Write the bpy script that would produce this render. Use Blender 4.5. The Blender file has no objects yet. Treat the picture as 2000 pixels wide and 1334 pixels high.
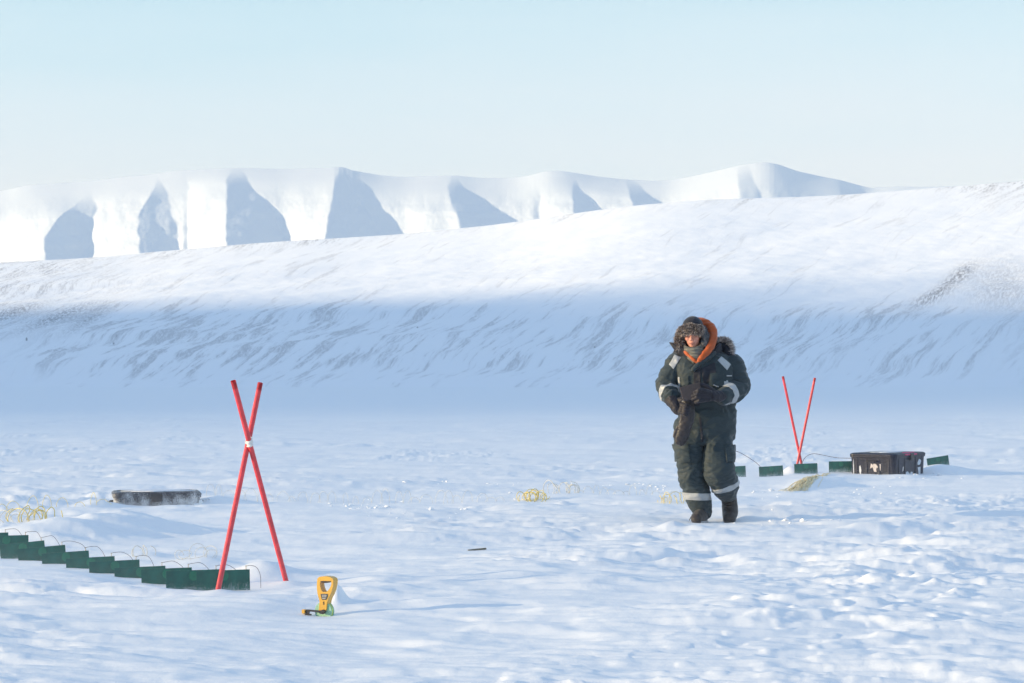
import bpy, bmesh, math, random
import numpy as np
from mathutils import Vector, Matrix, Quaternion

SC = bpy.context.scene
COL = SC.collection
R = math.radians
CAM_H, HOR, F = 1.30, 737.0, 4722.0          # eye height, horizon row, focal length in photo pixels


def at(px, py, d):
    """point seen at photo pixel (px, py), d metres away"""
    return Vector(((px - 1000.0) / F * d, d, CAM_H + (HOR - py) / F * d))


# ------------------------------------------------------------------ noise
_perm = np.random.RandomState(7).permutation(512).astype(np.int64)


def _hash(ix, iy, iz):
    return _perm[(_perm[(_perm[ix & 511] + iy) & 511] + iz) & 511]


_g = np.random.RandomState(11).normal(size=(512, 3))
_g /= np.linalg.norm(_g, axis=1)[:, None]


def noise3(x, y, z):
    x, y, z = np.broadcast_arrays(np.asarray(x, float), np.asarray(y, float), np.asarray(z, float))
    ix, iy, iz = np.floor(x).astype(np.int64), np.floor(y).astype(np.int64), np.floor(z).astype(np.int64)
    fx, fy, fz = x - ix, y - iy, z - iz
    u, v, w = [t * t * t * (t * (t * 6 - 15) + 10) for t in (fx, fy, fz)]
    def g(a, b, c):
        q = _g[_hash(ix + a, iy + b, iz + c)]
        return q[..., 0] * (fx - a) + q[..., 1] * (fy - b) + q[..., 2] * (fz - c)
    x00 = g(0, 0, 0) * (1 - u) + g(1, 0, 0) * u
    x10 = g(0, 1, 0) * (1 - u) + g(1, 1, 0) * u
    x01 = g(0, 0, 1) * (1 - u) + g(1, 0, 1) * u
    x11 = g(0, 1, 1) * (1 - u) + g(1, 1, 1) * u
    return ((x00 * (1 - v) + x10 * v) * (1 - w) + (x01 * (1 - v) + x11 * v) * w) * 1.6


def noise2(x, y, s=0.0):
    return noise3(x, y, np.full(np.shape(x), 0.37 + s))


def smooth(a, b, x):
    t = np.clip((x - a) / (b - a), 0, 1)
    return t * t * (3 - 2 * t)


# ------------------------------------------------------------------ object helpers
def tag(o, label=None, cat=None, group=None, kind=None):
    for k, v in (('label', label), ('category', cat), ('group', group), ('kind', kind)):
        if v:
            o[k] = v
    return o


def empty(name, loc, rot=(0, 0, 0)):
    o = bpy.data.objects.new(name, None)
    COL.objects.link(o)
    o.location = loc
    o.rotation_euler = rot
    o.empty_display_size = 0.1
    return o


def link_mesh(name, me, mat=None, parent=None, shade=True):
    o = bpy.data.objects.new(name, me)
    COL.objects.link(o)
    if mat:
        me.materials.append(mat)
    if shade:
        me.shade_smooth()
    if parent:
        o.parent = parent
    return o


def from_bm(name, bm, mat=None, parent=None, shade=False):
    me = bpy.data.meshes.new(name)
    bm.normal_update()
    bm.to_mesh(me)
    bm.free()
    return link_mesh(name, me, mat, parent, shade)


def grid_mesh(name, X, Y, Z, mat, attrs=None):
    """X, Y, Z: (rows, cols) arrays"""
    n, m = X.shape
    me = bpy.data.meshes.new(name)
    co = np.stack([X, Y, Z], -1).reshape(-1, 3).astype(np.float32)
    idx = np.arange(n * m).reshape(n, m)
    f = np.stack([idx[:-1, :-1], idx[:-1, 1:], idx[1:, 1:], idx[1:, :-1]], -1).reshape(-1, 4)
    me.vertices.add(len(co))
    me.vertices.foreach_set('co', co.ravel())
    me.loops.add(f.size)
    me.loops.foreach_set('vertex_index', f.ravel().astype(np.int32))
    me.polygons.add(len(f))
    me.polygons.foreach_set('loop_start', np.arange(0, f.size, 4, dtype=np.int32))
    me.polygons.foreach_set('loop_total', np.full(len(f), 4, np.int32))
    me.update(calc_edges=True)
    for k, a in (attrs or {}).items():
        at_ = me.attributes.new(k, 'FLOAT', 'POINT')
        at_.data.foreach_set('value', a.ravel().astype(np.float32))
    return link_mesh(name, me, mat)


# ------------------------------------------------------------------ materials
def new_mat(name):
    m = bpy.data.materials.new(name)
    m.use_nodes = True
    nt = m.node_tree
    return m, nt, nt.nodes['Principled BSDF'], nt.links


def N(nt, typ, **kw):
    n = nt.nodes.new(typ)
    for k, v in kw.items():
        if hasattr(n, k) and not k.startswith('i_'):
            setattr(n, k, v)
        else:
            n.inputs[k[2:]].default_value = v
    return n


def rgba(c):
    return (c[0], c[1], c[2], 1.0)


def plain(name, col, rough=0.6, var=0.12, scale=30.0, spec=0.4, bump=0.0, metal=0.0, sheen=0.0, col2=None, snow=0.0):
    """a colour with slight mottling, optional bump; snow: frost speckled on the surface"""
    m, nt, b, L = new_mat(name)
    tc = N(nt, 'ShaderNodeTexCoord')
    n1 = N(nt, 'ShaderNodeTexNoise', i_Scale=scale, i_Detail=5.0, i_Roughness=0.6)
    L.new(tc.outputs['Object'], n1.inputs['Vector'])
    mx = N(nt, 'ShaderNodeMix', data_type='RGBA')
    c2 = col2 or tuple(max(0.0, c * (1 - 2 * var)) for c in col)
    mx.inputs['A'].default_value = rgba(c2)
    mx.inputs['B'].default_value = rgba(tuple(min(1.0, c * (1 + var)) for c in col))
    rp = N(nt, 'ShaderNodeMapRange')
    rp.inputs['From Min'].default_value = 0.3
    rp.inputs['From Max'].default_value = 0.7
    L.new(n1.outputs['Fac'], rp.inputs['Value'])
    L.new(rp.outputs['Result'], mx.inputs['Factor'])
    out = mx.outputs['Result']
    if snow > 0:
        n2 = N(nt, 'ShaderNodeTexNoise', i_Scale=scale * 9, i_Detail=6.0, i_Roughness=0.75)
        L.new(tc.outputs['Object'], n2.inputs['Vector'])
        r2 = N(nt, 'ShaderNodeMapRange')
        r2.inputs['From Min'].default_value = 0.62 - 0.3 * snow
        r2.inputs['From Max'].default_value = 0.72 - 0.2 * snow
        L.new(n2.outputs['Fac'], r2.inputs['Value'])
        mx2 = N(nt, 'ShaderNodeMix', data_type='RGBA')
        L.new(r2.outputs['Result'], mx2.inputs['Factor'])
        L.new(out, mx2.inputs['A'])
        mx2.inputs['B'].default_value = (0.8, 0.83, 0.87, 1)
        out = mx2.outputs['Result']
    L.new(out, b.inputs['Base Color'])
    b.inputs['Roughness'].default_value = rough
    b.inputs['Specular IOR Level'].default_value = spec
    b.inputs['Metallic'].default_value = metal
    if sheen:
        b.inputs['Sheen Weight'].default_value = sheen
    if bump:
        bp = N(nt, 'ShaderNodeBump', i_Strength=bump, i_Distance=0.01)
        L.new(n1.outputs['Fac'], bp.inputs['Height'])
        L.new(bp.outputs['Normal'], b.inputs['Normal'])
    return m


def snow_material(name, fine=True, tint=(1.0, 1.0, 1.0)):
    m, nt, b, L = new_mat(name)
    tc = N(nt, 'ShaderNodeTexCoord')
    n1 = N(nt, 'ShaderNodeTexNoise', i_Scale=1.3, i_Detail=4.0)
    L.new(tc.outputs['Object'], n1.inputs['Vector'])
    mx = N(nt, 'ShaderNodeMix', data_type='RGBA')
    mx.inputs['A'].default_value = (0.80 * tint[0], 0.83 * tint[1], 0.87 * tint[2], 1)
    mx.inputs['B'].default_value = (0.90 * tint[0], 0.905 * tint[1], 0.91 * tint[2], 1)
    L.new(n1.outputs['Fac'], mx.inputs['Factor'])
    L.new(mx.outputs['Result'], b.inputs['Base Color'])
    b.inputs['Roughness'].default_value = 0.7
    b.inputs['Specular IOR Level'].default_value = 0.25
    if fine:
        n2 = N(nt, 'ShaderNodeTexNoise', i_Scale=55.0, i_Detail=5.0, i_Roughness=0.7)
        L.new(tc.outputs['Object'], n2.inputs['Vector'])
        bp = N(nt, 'ShaderNodeBump', i_Strength=0.35, i_Distance=0.006)
        L.new(n2.outputs['Fac'], bp.inputs['Height'])
        L.new(bp.outputs['Normal'], b.inputs['Normal'])
    return m


# ------------------------------------------------------------------ camera, sun, sky
cam = bpy.data.cameras.new('camera')
cam_o = bpy.data.objects.new('camera', cam)
COL.objects.link(cam_o)
SC.camera = cam_o
cam.lens, cam.sensor_width = 85.0, 36.0
cam.clip_start, cam.clip_end = 0.5, 60000.0
cam_o.location = (0, 0, CAM_H)
cam_o.rotation_euler = (R(90) + math.atan((HOR - 667.0) / F), 0, 0)
cam.dof.use_dof = True
cam.dof.focus_distance = 20.0
cam.dof.aperture_fstop = 18.0

SUN_EL = R(9.0)
SUN_AZ = R(260.0)                            # clockwise from +Y: from the left and a little behind the camera
S = Vector((math.sin(SUN_AZ) * math.cos(SUN_EL), math.cos(SUN_AZ) * math.cos(SUN_EL), math.sin(SUN_EL)))
sun = bpy.data.lights.new('sun', 'SUN')
sun.energy = 5.0
sun.angle = R(0.5)
sun.color = (1.0, 0.77, 0.44)
sun_o = bpy.data.objects.new('sun', sun)
COL.objects.link(sun_o)
sun_o.rotation_euler = S.to_track_quat('Z', 'Y').to_euler()
sun_o.location = (-40, -10, 30)

world = bpy.data.worlds.new('World')
SC.world = world
world.use_nodes = True
wn = world.node_tree
sky = wn.nodes.new('ShaderNodeTexSky')
sky.sky_type = 'NISHITA'
sky.sun_disc = False
sky.sun_elevation = SUN_EL
sky.sun_rotation = SUN_AZ
sky.altitude = 0.0
sky.air_density = 1.0
sky.dust_density = 0.3
sky.ozone_density = 2.0
bg = wn.nodes['Background']
bg.inputs['Strength'].default_value = 0.15
# thin ice haze in the air lifts the blue overhead and pales the horizon: the clear sky is blended with it by height
wtc = wn.nodes.new('ShaderNodeTexCoord')
wsep = wn.nodes.new('ShaderNodeSeparateXYZ')
wn.links.new(wtc.outputs['Generated'], wsep.inputs[0])
wno = wn.nodes.new('ShaderNodeTexNoise')
wno.inputs['Scale'].default_value = 3.0
wno.inputs['Detail'].default_value = 4.0
wmap = wn.nodes.new('ShaderNodeMapping')
wmap.inputs['Scale'].default_value = (1.0, 1.0, 7.0)
wn.links.new(wtc.outputs['Generated'], wmap.inputs['Vector'])
wn.links.new(wmap.outputs['Vector'], wno.inputs['Vector'])
wadd = wn.nodes.new('ShaderNodeMath')
wadd.operation = 'MULTIPLY_ADD'
wadd.inputs[1].default_value = 0.075
wn.links.new(wno.outputs['Fac'], wadd.inputs[0])
wn.links.new(wsep.outputs['Z'], wadd.inputs[2])
wr = wn.nodes.new('ShaderNodeValToRGB')
SKYK = 0.15 * 2 ** 1.45
cr = wr.color_ramp
for i, (p, c) in enumerate(((0.0, (0.90, 0.80, 0.80)), (0.115, (0.78, 0.755, 0.82)), (0.15, (0.60, 0.72, 0.82)), (0.20, (0.32, 0.62, 0.78)), (0.5, (0.45, 0.68, 0.96)), (1.0, (0.40, 0.60, 0.96)))):
    e = cr.elements[i] if i < 2 else cr.elements.new(p)
    e.position = p
    e.color = (c[0] * 0.78, c[1] * 0.785, c[2] * 0.82, 1)
wn.links.new(wadd.outputs[0], wr.inputs['Fac'])
wsc = wn.nodes.new('ShaderNodeVectorMath')
wsc.operation = 'SCALE'
wsc.inputs['Scale'].default_value = 1.0 / 0.9 / SKYK
wn.links.new(wr.outputs['Color'], wsc.inputs[0])
wmx = wn.nodes.new('ShaderNodeMix')
wmx.data_type = 'RGBA'
wmx.inputs['Factor'].default_value = 0.85
wn.links.new(sky.outputs['Color'], wmx.inputs['A'])
wn.links.new(wsc.outputs['Vector'], wmx.inputs['B'])
wn.links.new(wmx.outputs['Result'], bg.inputs['Color'])
SC.view_settings.view_transform = 'Standard'
SC.view_settings.look = 'None'
SC.view_settings.exposure = 1.34
SC.view_settings.gamma = 1.0
SC.cycles.max_bounces = 6
SC.cycles.diffuse_bounces = 3
SC.cycles.volume_bounces = 2

# ------------------------------------------------------------------ the snow field
SNOW = snow_material('wind packed snow')


def bump_at(x, y, cx, cy, rx, ry, h, rot=0.0, p=2.0):
    c, s = math.cos(rot), math.sin(rot)
    u = ((x - cx) * c + (y - cy) * s) / rx
    v = (-(x - cx) * s + (y - cy) * c) / ry
    return h * np.exp(-(np.abs(u) ** p + np.abs(v) ** p))


DRIFTS = []                                   # (cx, cy, rx, ry, h, rot)


def ground_parts(x, y, row):
    """broad swells and fine relief of the snow, metres; row: spacing of the mesh rows (octaves fade where they could not be resolved)"""
    c, s = math.cos(0.16), math.sin(0.16)
    u, v = x * c - y * s, x * s + y * c       # u along the wind
    wx = noise2(u * 0.5, v * 0.5, 3.1) * 0.5
    wy = noise2(u * 0.5, v * 0.5, 8.4) * 0.5
    far = 1 - smooth(60, 160, y)
    dim = 0.2 + 0.8 * far
    def fit(wl):
        return np.clip(1.6 * wl / np.maximum(row * 1.2, 1e-6) - 0.6, 0, 1)
    zb = 0.050 * noise2(u * 0.16, v * 0.20, 1.0)
    zb += 0.040 * noise2(u * 0.42 + wx, v * 0.55 + wy, 2.0) * (0.3 + 0.7 * far)
    zb += 0.016 * noise2(u * 0.95 + wx, v * 1.5 + wy, 2.5) * far
    rough = smooth(-0.10, 0.40, 0.7 * noise2(u * 0.20 + 3.3, v * 0.17, 5.0) + 0.5 * noise2(u * 0.55, v * 0.6, 5.5))
    rough = 0.40 + 0.60 * rough
    zf = np.zeros_like(zb)
    # sastrugi: ridges with a blunt upwind edge, drawn out along the wind
    for wl, wv, amp, sd in ((2.3, 0.70, 0.021, 21.0), (1.0, 0.30, 0.0130, 22.0), (0.50, 0.14, 0.0085, 23.0), (0.24, 0.070, 0.0045, 24.0)):
        a = noise2(u / wl + wx * 1.6, v / wv + wy * 1.6, sd)
        r = np.clip(1 - np.abs(a) * 2.2, -0.4, 1)
        zf += amp * r * rough * fit(wv) * dim
    # plates of crust with worn edges
    for wl, wv, k_, amp, sd in ((2.8, 1.1, 6.0, 0.014, 25.0), (1.3, 0.46, 8.0, 0.0110, 26.0), (0.66, 0.22, 8.0, 0.0072, 27.0), (0.32, 0.11, 7.0, 0.0042, 28.0)):
        a = noise2(u / wl + 1.3 * wx + 0.35 * noise2(u * 2.5, v * 4, sd + .5), v / wv + 1.3 * wy, sd)
        zf += amp * np.tanh(k_ * (a - 0.12)) * rough * fit(wv) * dim
    # narrow wind flutes
    for wl, wv, amp, sd in ((0.70, 0.10, 0.0060, 29.0), (0.40, 0.055, 0.0036, 30.0)):
        a = noise2(u / wl + wx, v / wv + 2 * wy, sd)
        zf += 1.25 * amp * (1 - 2 * np.abs(a)) * rough * fit(wv) * far
    for wl, amp, sd in ((0.75, 0.008, 31.0), (0.34, 0.0048, 32.0), (0.16, 0.0042, 33.0), (0.075, 0.0028, 34.0), (0.04, 0.0014, 35.0)):
        zf += amp * noise2(u / wl + 0.6 * wx, v / (wl * 0.7) + 0.6 * wy, sd) * (0.15 + 1.0 * rough ** 1.5) * fit(wl) * dim
    # broken crust: lumps that stand up in patches
    pm = smooth(0.22, 0.55, noise2(u * 0.30 + 9.1, v * 0.13, 6.0)) * far
    for wl, amp, sd in ((0.24, 0.017, 41.0), (0.12, 0.010, 42.0)):
        k = np.clip(1.6 * wl / np.maximum(row * 0.7, 1e-6) - 0.6, 0, 1)
        zf += amp * smooth(0.12, 0.55, noise2(u / wl, v / wl, sd)) * pm * k
    return zb, zf * 1.25


PINS = []                                     # (x, y, z, radius): places where the height of the snow is known


def ground_height(x, y, row=None):
    x, y = np.asarray(x, float), np.asarray(y, float)
    row = np.zeros_like(x) if row is None else row
    zb, zf = ground_parts(x, y, row)
    num, den, keep = np.zeros_like(zb), np.full_like(zb, 1e-9), np.ones_like(zb)
    for (cx, cy, pz, r) in PINS:
        w = np.exp(-((x - cx) ** 2 + ((y - cy) * 0.7) ** 2) / (r * r))
        num += w * pz
        den += w
        keep *= 1 - w
    W = 1 - keep
    z = zb * (1 - W) + num / den * W + zf * (1 - 0.6 * W)
    for (cx, cy, rx, ry, h, rot) in DRIFTS:
        z = z + bump_at(x, y, cx, cy, rx, ry, h, rot)
    return z


def gz(x, y):
    return float(ground_height(np.array([x]), np.array([y]), np.array([0.03]))[0])


def build_ground():
    inv = np.linspace(1 / 6.5, 1 / 360.0, 860)
    d = np.concatenate([np.linspace(-30, 6.2, 26), 1 / inv, np.geomspace(372, 15000, 26)])
    rs = np.gradient(d)
    t = np.concatenate([-np.geomspace(4.0, 0.285, 60), np.linspace(-0.28, 0.28, 1240), np.geomspace(0.285, 4.0, 60)])
    D, T = np.meshgrid(d, t, indexing='ij')
    X = T * (np.maximum(D, 0) + 2.5 + np.clip(D, 0, 40) * 0.03)
    RS = np.broadcast_to(np.maximum(rs[:, None], 0.004), X.shape) * 0.55
    RS = np.where(np.abs(T) > 0.284, np.maximum(RS, 0.4), RS)
    Z = ground_height(X, D, RS)
    Z = np.where(D > 400, -0.3, Z)
    o = grid_mesh('snow_ground', X, D, Z, SNOW)
    tag(o, kind='structure')
    return o
# ------------------------------------------------------------------ hill, mountains, the valley side that throws the shade
def lut(table, x):
    a = np.array(table, float)
    return np.interp(x, a[:, 0], a[:, 1])


def lut_s(table, x, w=14.0):
    """interpolated table, softened"""
    return sum(lut(table, x + k * w) for k in (-2, -1, 0, 1, 2)) / 5.0


RIDGE = [(-1500, 560), (-600, 545), (0, 511), (200, 500), (400, 480), (560, 468), (740, 458), (1000, 433), (1150, 410), (1290, 393), (1450, 386),
         (1640, 378), (1800, 366), (1900, 359), (2000, 350), (2400, 318), (3500, 270)]


def hill_material():
    m, nt, b, L = new_mat('snow over tussocks and gravel')
    tc = N(nt, 'ShaderNodeTexCoord')
    def mapped(rot, scale, loc=(0, 0, 0)):
        mp = N(nt, 'ShaderNodeMapping')
        mp.inputs['Location'].default_value = loc
        mp.inputs['Rotation'].default_value = (0, rot, 0)
        mp.inputs['Scale'].default_value = scale
        return mp
    def nz(vec, scale, det, rough, dist=0.0):
        n = N(nt, 'ShaderNodeTexNoise', i_Scale=scale, i_Detail=det, i_Roughness=rough, i_Distortion=dist)
        L.new(vec, n.inputs['Vector'])
        return n.outputs['Fac']
    def rng(v, a, c, lo=0.0, hi=1.0):
        n = N(nt, 'ShaderNodeMapRange')
        n.interpolation_type = 'SMOOTHSTEP'
        for k, q in (('From Min', a), ('From Max', c), ('To Min', lo), ('To Max', hi)):
            n.inputs[k].default_value = q
        L.new(v, n.inputs['Value'])
        return n.outputs['Result']
    def mul(a, c, op='MULTIPLY'):
        n = N(nt, 'ShaderNodeMath', operation=op)
        for i, q in enumerate((a, c)):
            if isinstance(q, (int, float)):
                n.inputs[i].default_value = q
            else:
                L.new(q, n.inputs[i])
        return n.outputs[0]
    at_ = N(nt, 'ShaderNodeAttribute', attribute_name='streak_u')
    at2 = N(nt, 'ShaderNodeAttribute', attribute_name='streak_v')
    cb = N(nt, 'ShaderNodeCombineXYZ')
    L.new(at_.outputs['Fac'], cb.inputs['X'])
    L.new(at2.outputs['Fac'], cb.inputs['Y'])
    v = cb.outputs['Vector']
    def sc(sx, sy, lx=0.0):
        mp = N(nt, 'ShaderNodeMapping')
        mp.inputs['Scale'].default_value = (sx, sy, 1)
        mp.inputs['Location'].default_value = (lx, 0, 0)
        L.new(v, mp.inputs['Vector'])
        return mp.outputs['Vector']
    long_ = nz(sc(0.042, 0.18), 1.0, 3.0, 0.6, 0.1)
    mid_ = nz(sc(0.095, 0.62, 3.0), 1.0, 6.0, 0.68, 0.05)
    grain = nz(sc(0.9, 1.7), 1.0, 6.0, 0.78)
    patch = nz(sc(0.012, 0.035, 7.0), 1.0, 3.0, 0.5)
    am = N(nt, 'ShaderNodeAttribute', attribute_name='amount')
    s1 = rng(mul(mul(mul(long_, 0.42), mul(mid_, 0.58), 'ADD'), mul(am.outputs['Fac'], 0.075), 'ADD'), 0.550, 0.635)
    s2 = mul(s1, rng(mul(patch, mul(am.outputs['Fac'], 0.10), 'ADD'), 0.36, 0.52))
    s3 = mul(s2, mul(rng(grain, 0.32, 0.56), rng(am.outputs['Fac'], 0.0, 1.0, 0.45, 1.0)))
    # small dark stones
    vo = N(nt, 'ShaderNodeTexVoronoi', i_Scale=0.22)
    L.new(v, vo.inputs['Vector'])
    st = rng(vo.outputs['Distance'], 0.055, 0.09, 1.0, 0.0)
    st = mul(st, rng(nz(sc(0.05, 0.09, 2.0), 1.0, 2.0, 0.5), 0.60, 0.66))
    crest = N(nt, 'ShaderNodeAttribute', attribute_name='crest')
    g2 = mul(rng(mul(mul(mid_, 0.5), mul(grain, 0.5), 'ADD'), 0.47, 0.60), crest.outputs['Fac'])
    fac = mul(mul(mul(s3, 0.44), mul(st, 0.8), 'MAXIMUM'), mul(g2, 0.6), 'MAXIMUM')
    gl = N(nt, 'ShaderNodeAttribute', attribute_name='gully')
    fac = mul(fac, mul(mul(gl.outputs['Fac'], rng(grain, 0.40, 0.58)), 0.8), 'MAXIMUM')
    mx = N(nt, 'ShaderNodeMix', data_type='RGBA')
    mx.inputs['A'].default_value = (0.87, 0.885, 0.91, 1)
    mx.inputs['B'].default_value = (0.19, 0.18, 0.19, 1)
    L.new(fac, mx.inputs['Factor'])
    L.new(mx.outputs['Result'], b.inputs['Base Color'])
    b.inputs['Roughness'].default_value = 0.8
    b.inputs['Specular IOR Level'].default_value = 0.15
    return m


D0, D1 = 318.0, 800.0


def build_hill():
    d = np.concatenate([np.linspace(D0 - 8, D1 * 1.01, 420), np.linspace(D1 * 1.012, 1250, 50)])
    t = np.concatenate([np.linspace(-1.2, -0.3, 90)[:-1], np.linspace(-0.3, 0.3, 760), np.linspace(0.3, 1.2, 90)[1:]])
    D, T = np.meshgrid(d, t, indexing='ij')
    X = T * D
    px = 1000 + T * F
    zr = CAM_H + (HOR - lut_s(RIDGE, px, 30)) / F * D1
    s = np.clip((D - D0) / (D1 - D0), 0, 1)
    f = 0.60 * s ** 1.12 + 0.40 * s ** 1.9
    f = np.where(s > 0.955, f - (s - 0.955) ** 2 * 3.0, f)
    Z = zr * f
    back = smooth(D1 * 1.005, 1250, D)
    Z = Z * (1 - 0.95 * back)
    env = smooth(0.02, 0.25, s)
    # folds running diagonally down the slope
    u, v = X * 0.86 + D * 0.50, -X * 0.50 + D * 0.86
    Z += env * (2.2 * noise2(X * 0.010, D * 0.012, 51.0) + 0.9 * noise2((X - D * 0.6) * 0.028, D * 0.02, 52.0)
                + 0.35 * noise2((X - D * 0.5) * 0.085, D * 0.05, 53.0) + 0.14 * noise2(X * 0.22, D * 0.16, 54.0)
                + 0.05 * noise2(X * 0.6, D * 0.45, 55.0)) * (1 - 0.75 * s)
    Z += -0.25 * (1 - smooth(0.0, 0.03, s))
    # coordinates of the streaks: along a 28 degree fall line on the slope's face
    h = (D - D0) * 0.125 + 2.4 * noise2(X * 0.02, D * 0.02, 9.0)
    w = T * F / 6.0
    a = R(31)
    us = w * math.cos(a) + h * math.sin(a)
    vs = -w * math.sin(a) + h * math.cos(a)
    ang = (Z - CAM_H) / D
    top = (zr - CAM_H) / D1
    rel = (top - ang) * F                                           # rows below the skyline
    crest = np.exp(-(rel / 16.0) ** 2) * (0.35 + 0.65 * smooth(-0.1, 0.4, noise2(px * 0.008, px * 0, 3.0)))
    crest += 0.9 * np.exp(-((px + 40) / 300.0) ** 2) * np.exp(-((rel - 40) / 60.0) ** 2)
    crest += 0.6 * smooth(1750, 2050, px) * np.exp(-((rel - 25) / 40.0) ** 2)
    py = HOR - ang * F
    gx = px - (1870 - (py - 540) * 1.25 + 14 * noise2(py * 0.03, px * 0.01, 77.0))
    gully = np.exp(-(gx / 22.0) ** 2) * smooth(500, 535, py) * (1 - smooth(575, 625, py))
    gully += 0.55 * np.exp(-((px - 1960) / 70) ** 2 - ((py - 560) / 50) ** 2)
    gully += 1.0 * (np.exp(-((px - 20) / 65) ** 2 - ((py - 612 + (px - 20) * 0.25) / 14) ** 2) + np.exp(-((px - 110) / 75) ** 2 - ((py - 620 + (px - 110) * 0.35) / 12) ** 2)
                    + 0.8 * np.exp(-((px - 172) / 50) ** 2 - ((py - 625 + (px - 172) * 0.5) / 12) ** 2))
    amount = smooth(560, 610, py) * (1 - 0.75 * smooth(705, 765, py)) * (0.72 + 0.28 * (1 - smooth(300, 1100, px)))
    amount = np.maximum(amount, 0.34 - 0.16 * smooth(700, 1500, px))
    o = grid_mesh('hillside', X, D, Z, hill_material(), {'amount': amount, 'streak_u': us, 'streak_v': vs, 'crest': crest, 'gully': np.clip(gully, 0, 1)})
    tag(o, kind='structure')


SKYLINE = [(-900, 470), (-500, 430), (-250, 395), (0, 373), (50, 362), (100, 358), (150, 355), (200, 350), (240, 345), (290, 340), (350, 333), (400, 330), (440, 328), (475, 328),
           (560, 330), (640, 327), (670, 325), (685, 332), (740, 342), (790, 345), (850, 343), (890, 342), (930, 347), (990, 348), (1030, 343), (1060, 335),
           (1090, 333), (1120, 336), (1160, 343), (1220, 350), (1270, 352), (1310, 352), (1350, 345), (1400, 333), (1450, 322), (1495, 316), (1520, 320),
           (1560, 334), (1600, 344), (1640, 351), (1680, 362), (1700, 367), (1740, 364), (1800, 364), (1900, 363), (2100, 366), (2600, 372), (3200, 400)]
# spur crests and the gullies right of them: [(row, crest, gully)], then how far the spur stands out (1 = steep shaded side)
SPURS = [
    ([(372, -180, -165), (520, -260, -150)], 1.0),
    ([(375, -35, -25), (420, -70, -20), (540, -95, 2)], 0.9),
    ([(385, 165, 178), (400, 148, 186), (425, 112, 184), (465, 85, 175), (540, 90, 160)], 1.0),
    ([(350, 305, 312), (372, 298, 322), (410, 272, 332), (450, 269, 346), (530, 276, 350)], 1.0),
    ([(400, 362, 366), (440, 358, 366), (530, 358, 368)], 0.6),
    ([(330, 448, 470), (350, 442, 482), (375, 442, 500), (410, 442, 535), (460, 441, 553), (530, 441, 566)], 1.0),
    ([(326, 664, 676), (345, 655, 680), (385, 649, 702), (425, 640, 731), (455, 637, 744), (530, 632, 760)], 1.0),
    ([(343, 880, 895), (365, 873, 906), (398, 882, 950), (412, 889, 985), (432, 897, 1004), (500, 905, 1025)], 1.0),
    ([(385, 1048, 1053), (420, 1040, 1054), (480, 1036, 1060)], 0.7),
    ([(350, 1122, 1130), (375, 1117, 1140), (405, 1119, 1166), (470, 1126, 1195)], 0.9),
    ([(350, 1219, 1238), (370, 1226, 1258), (395, 1236, 1284), (460, 1250, 1310)], 1.0),
    ([(322, 1440, 1462), (350, 1441, 1470), (388, 1447, 1490), (450, 1455, 1510)], 0.75),
    ([(352, 1640, 1655), (378, 1644, 1668), (440, 1650, 1690)], 0.8),
    ([(360, 1990, 2010), (460, 1980, 2060)], 0.9),
    ([(360, 2300, 2320), (460, 2290, 2390)], 0.9),
]


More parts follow.
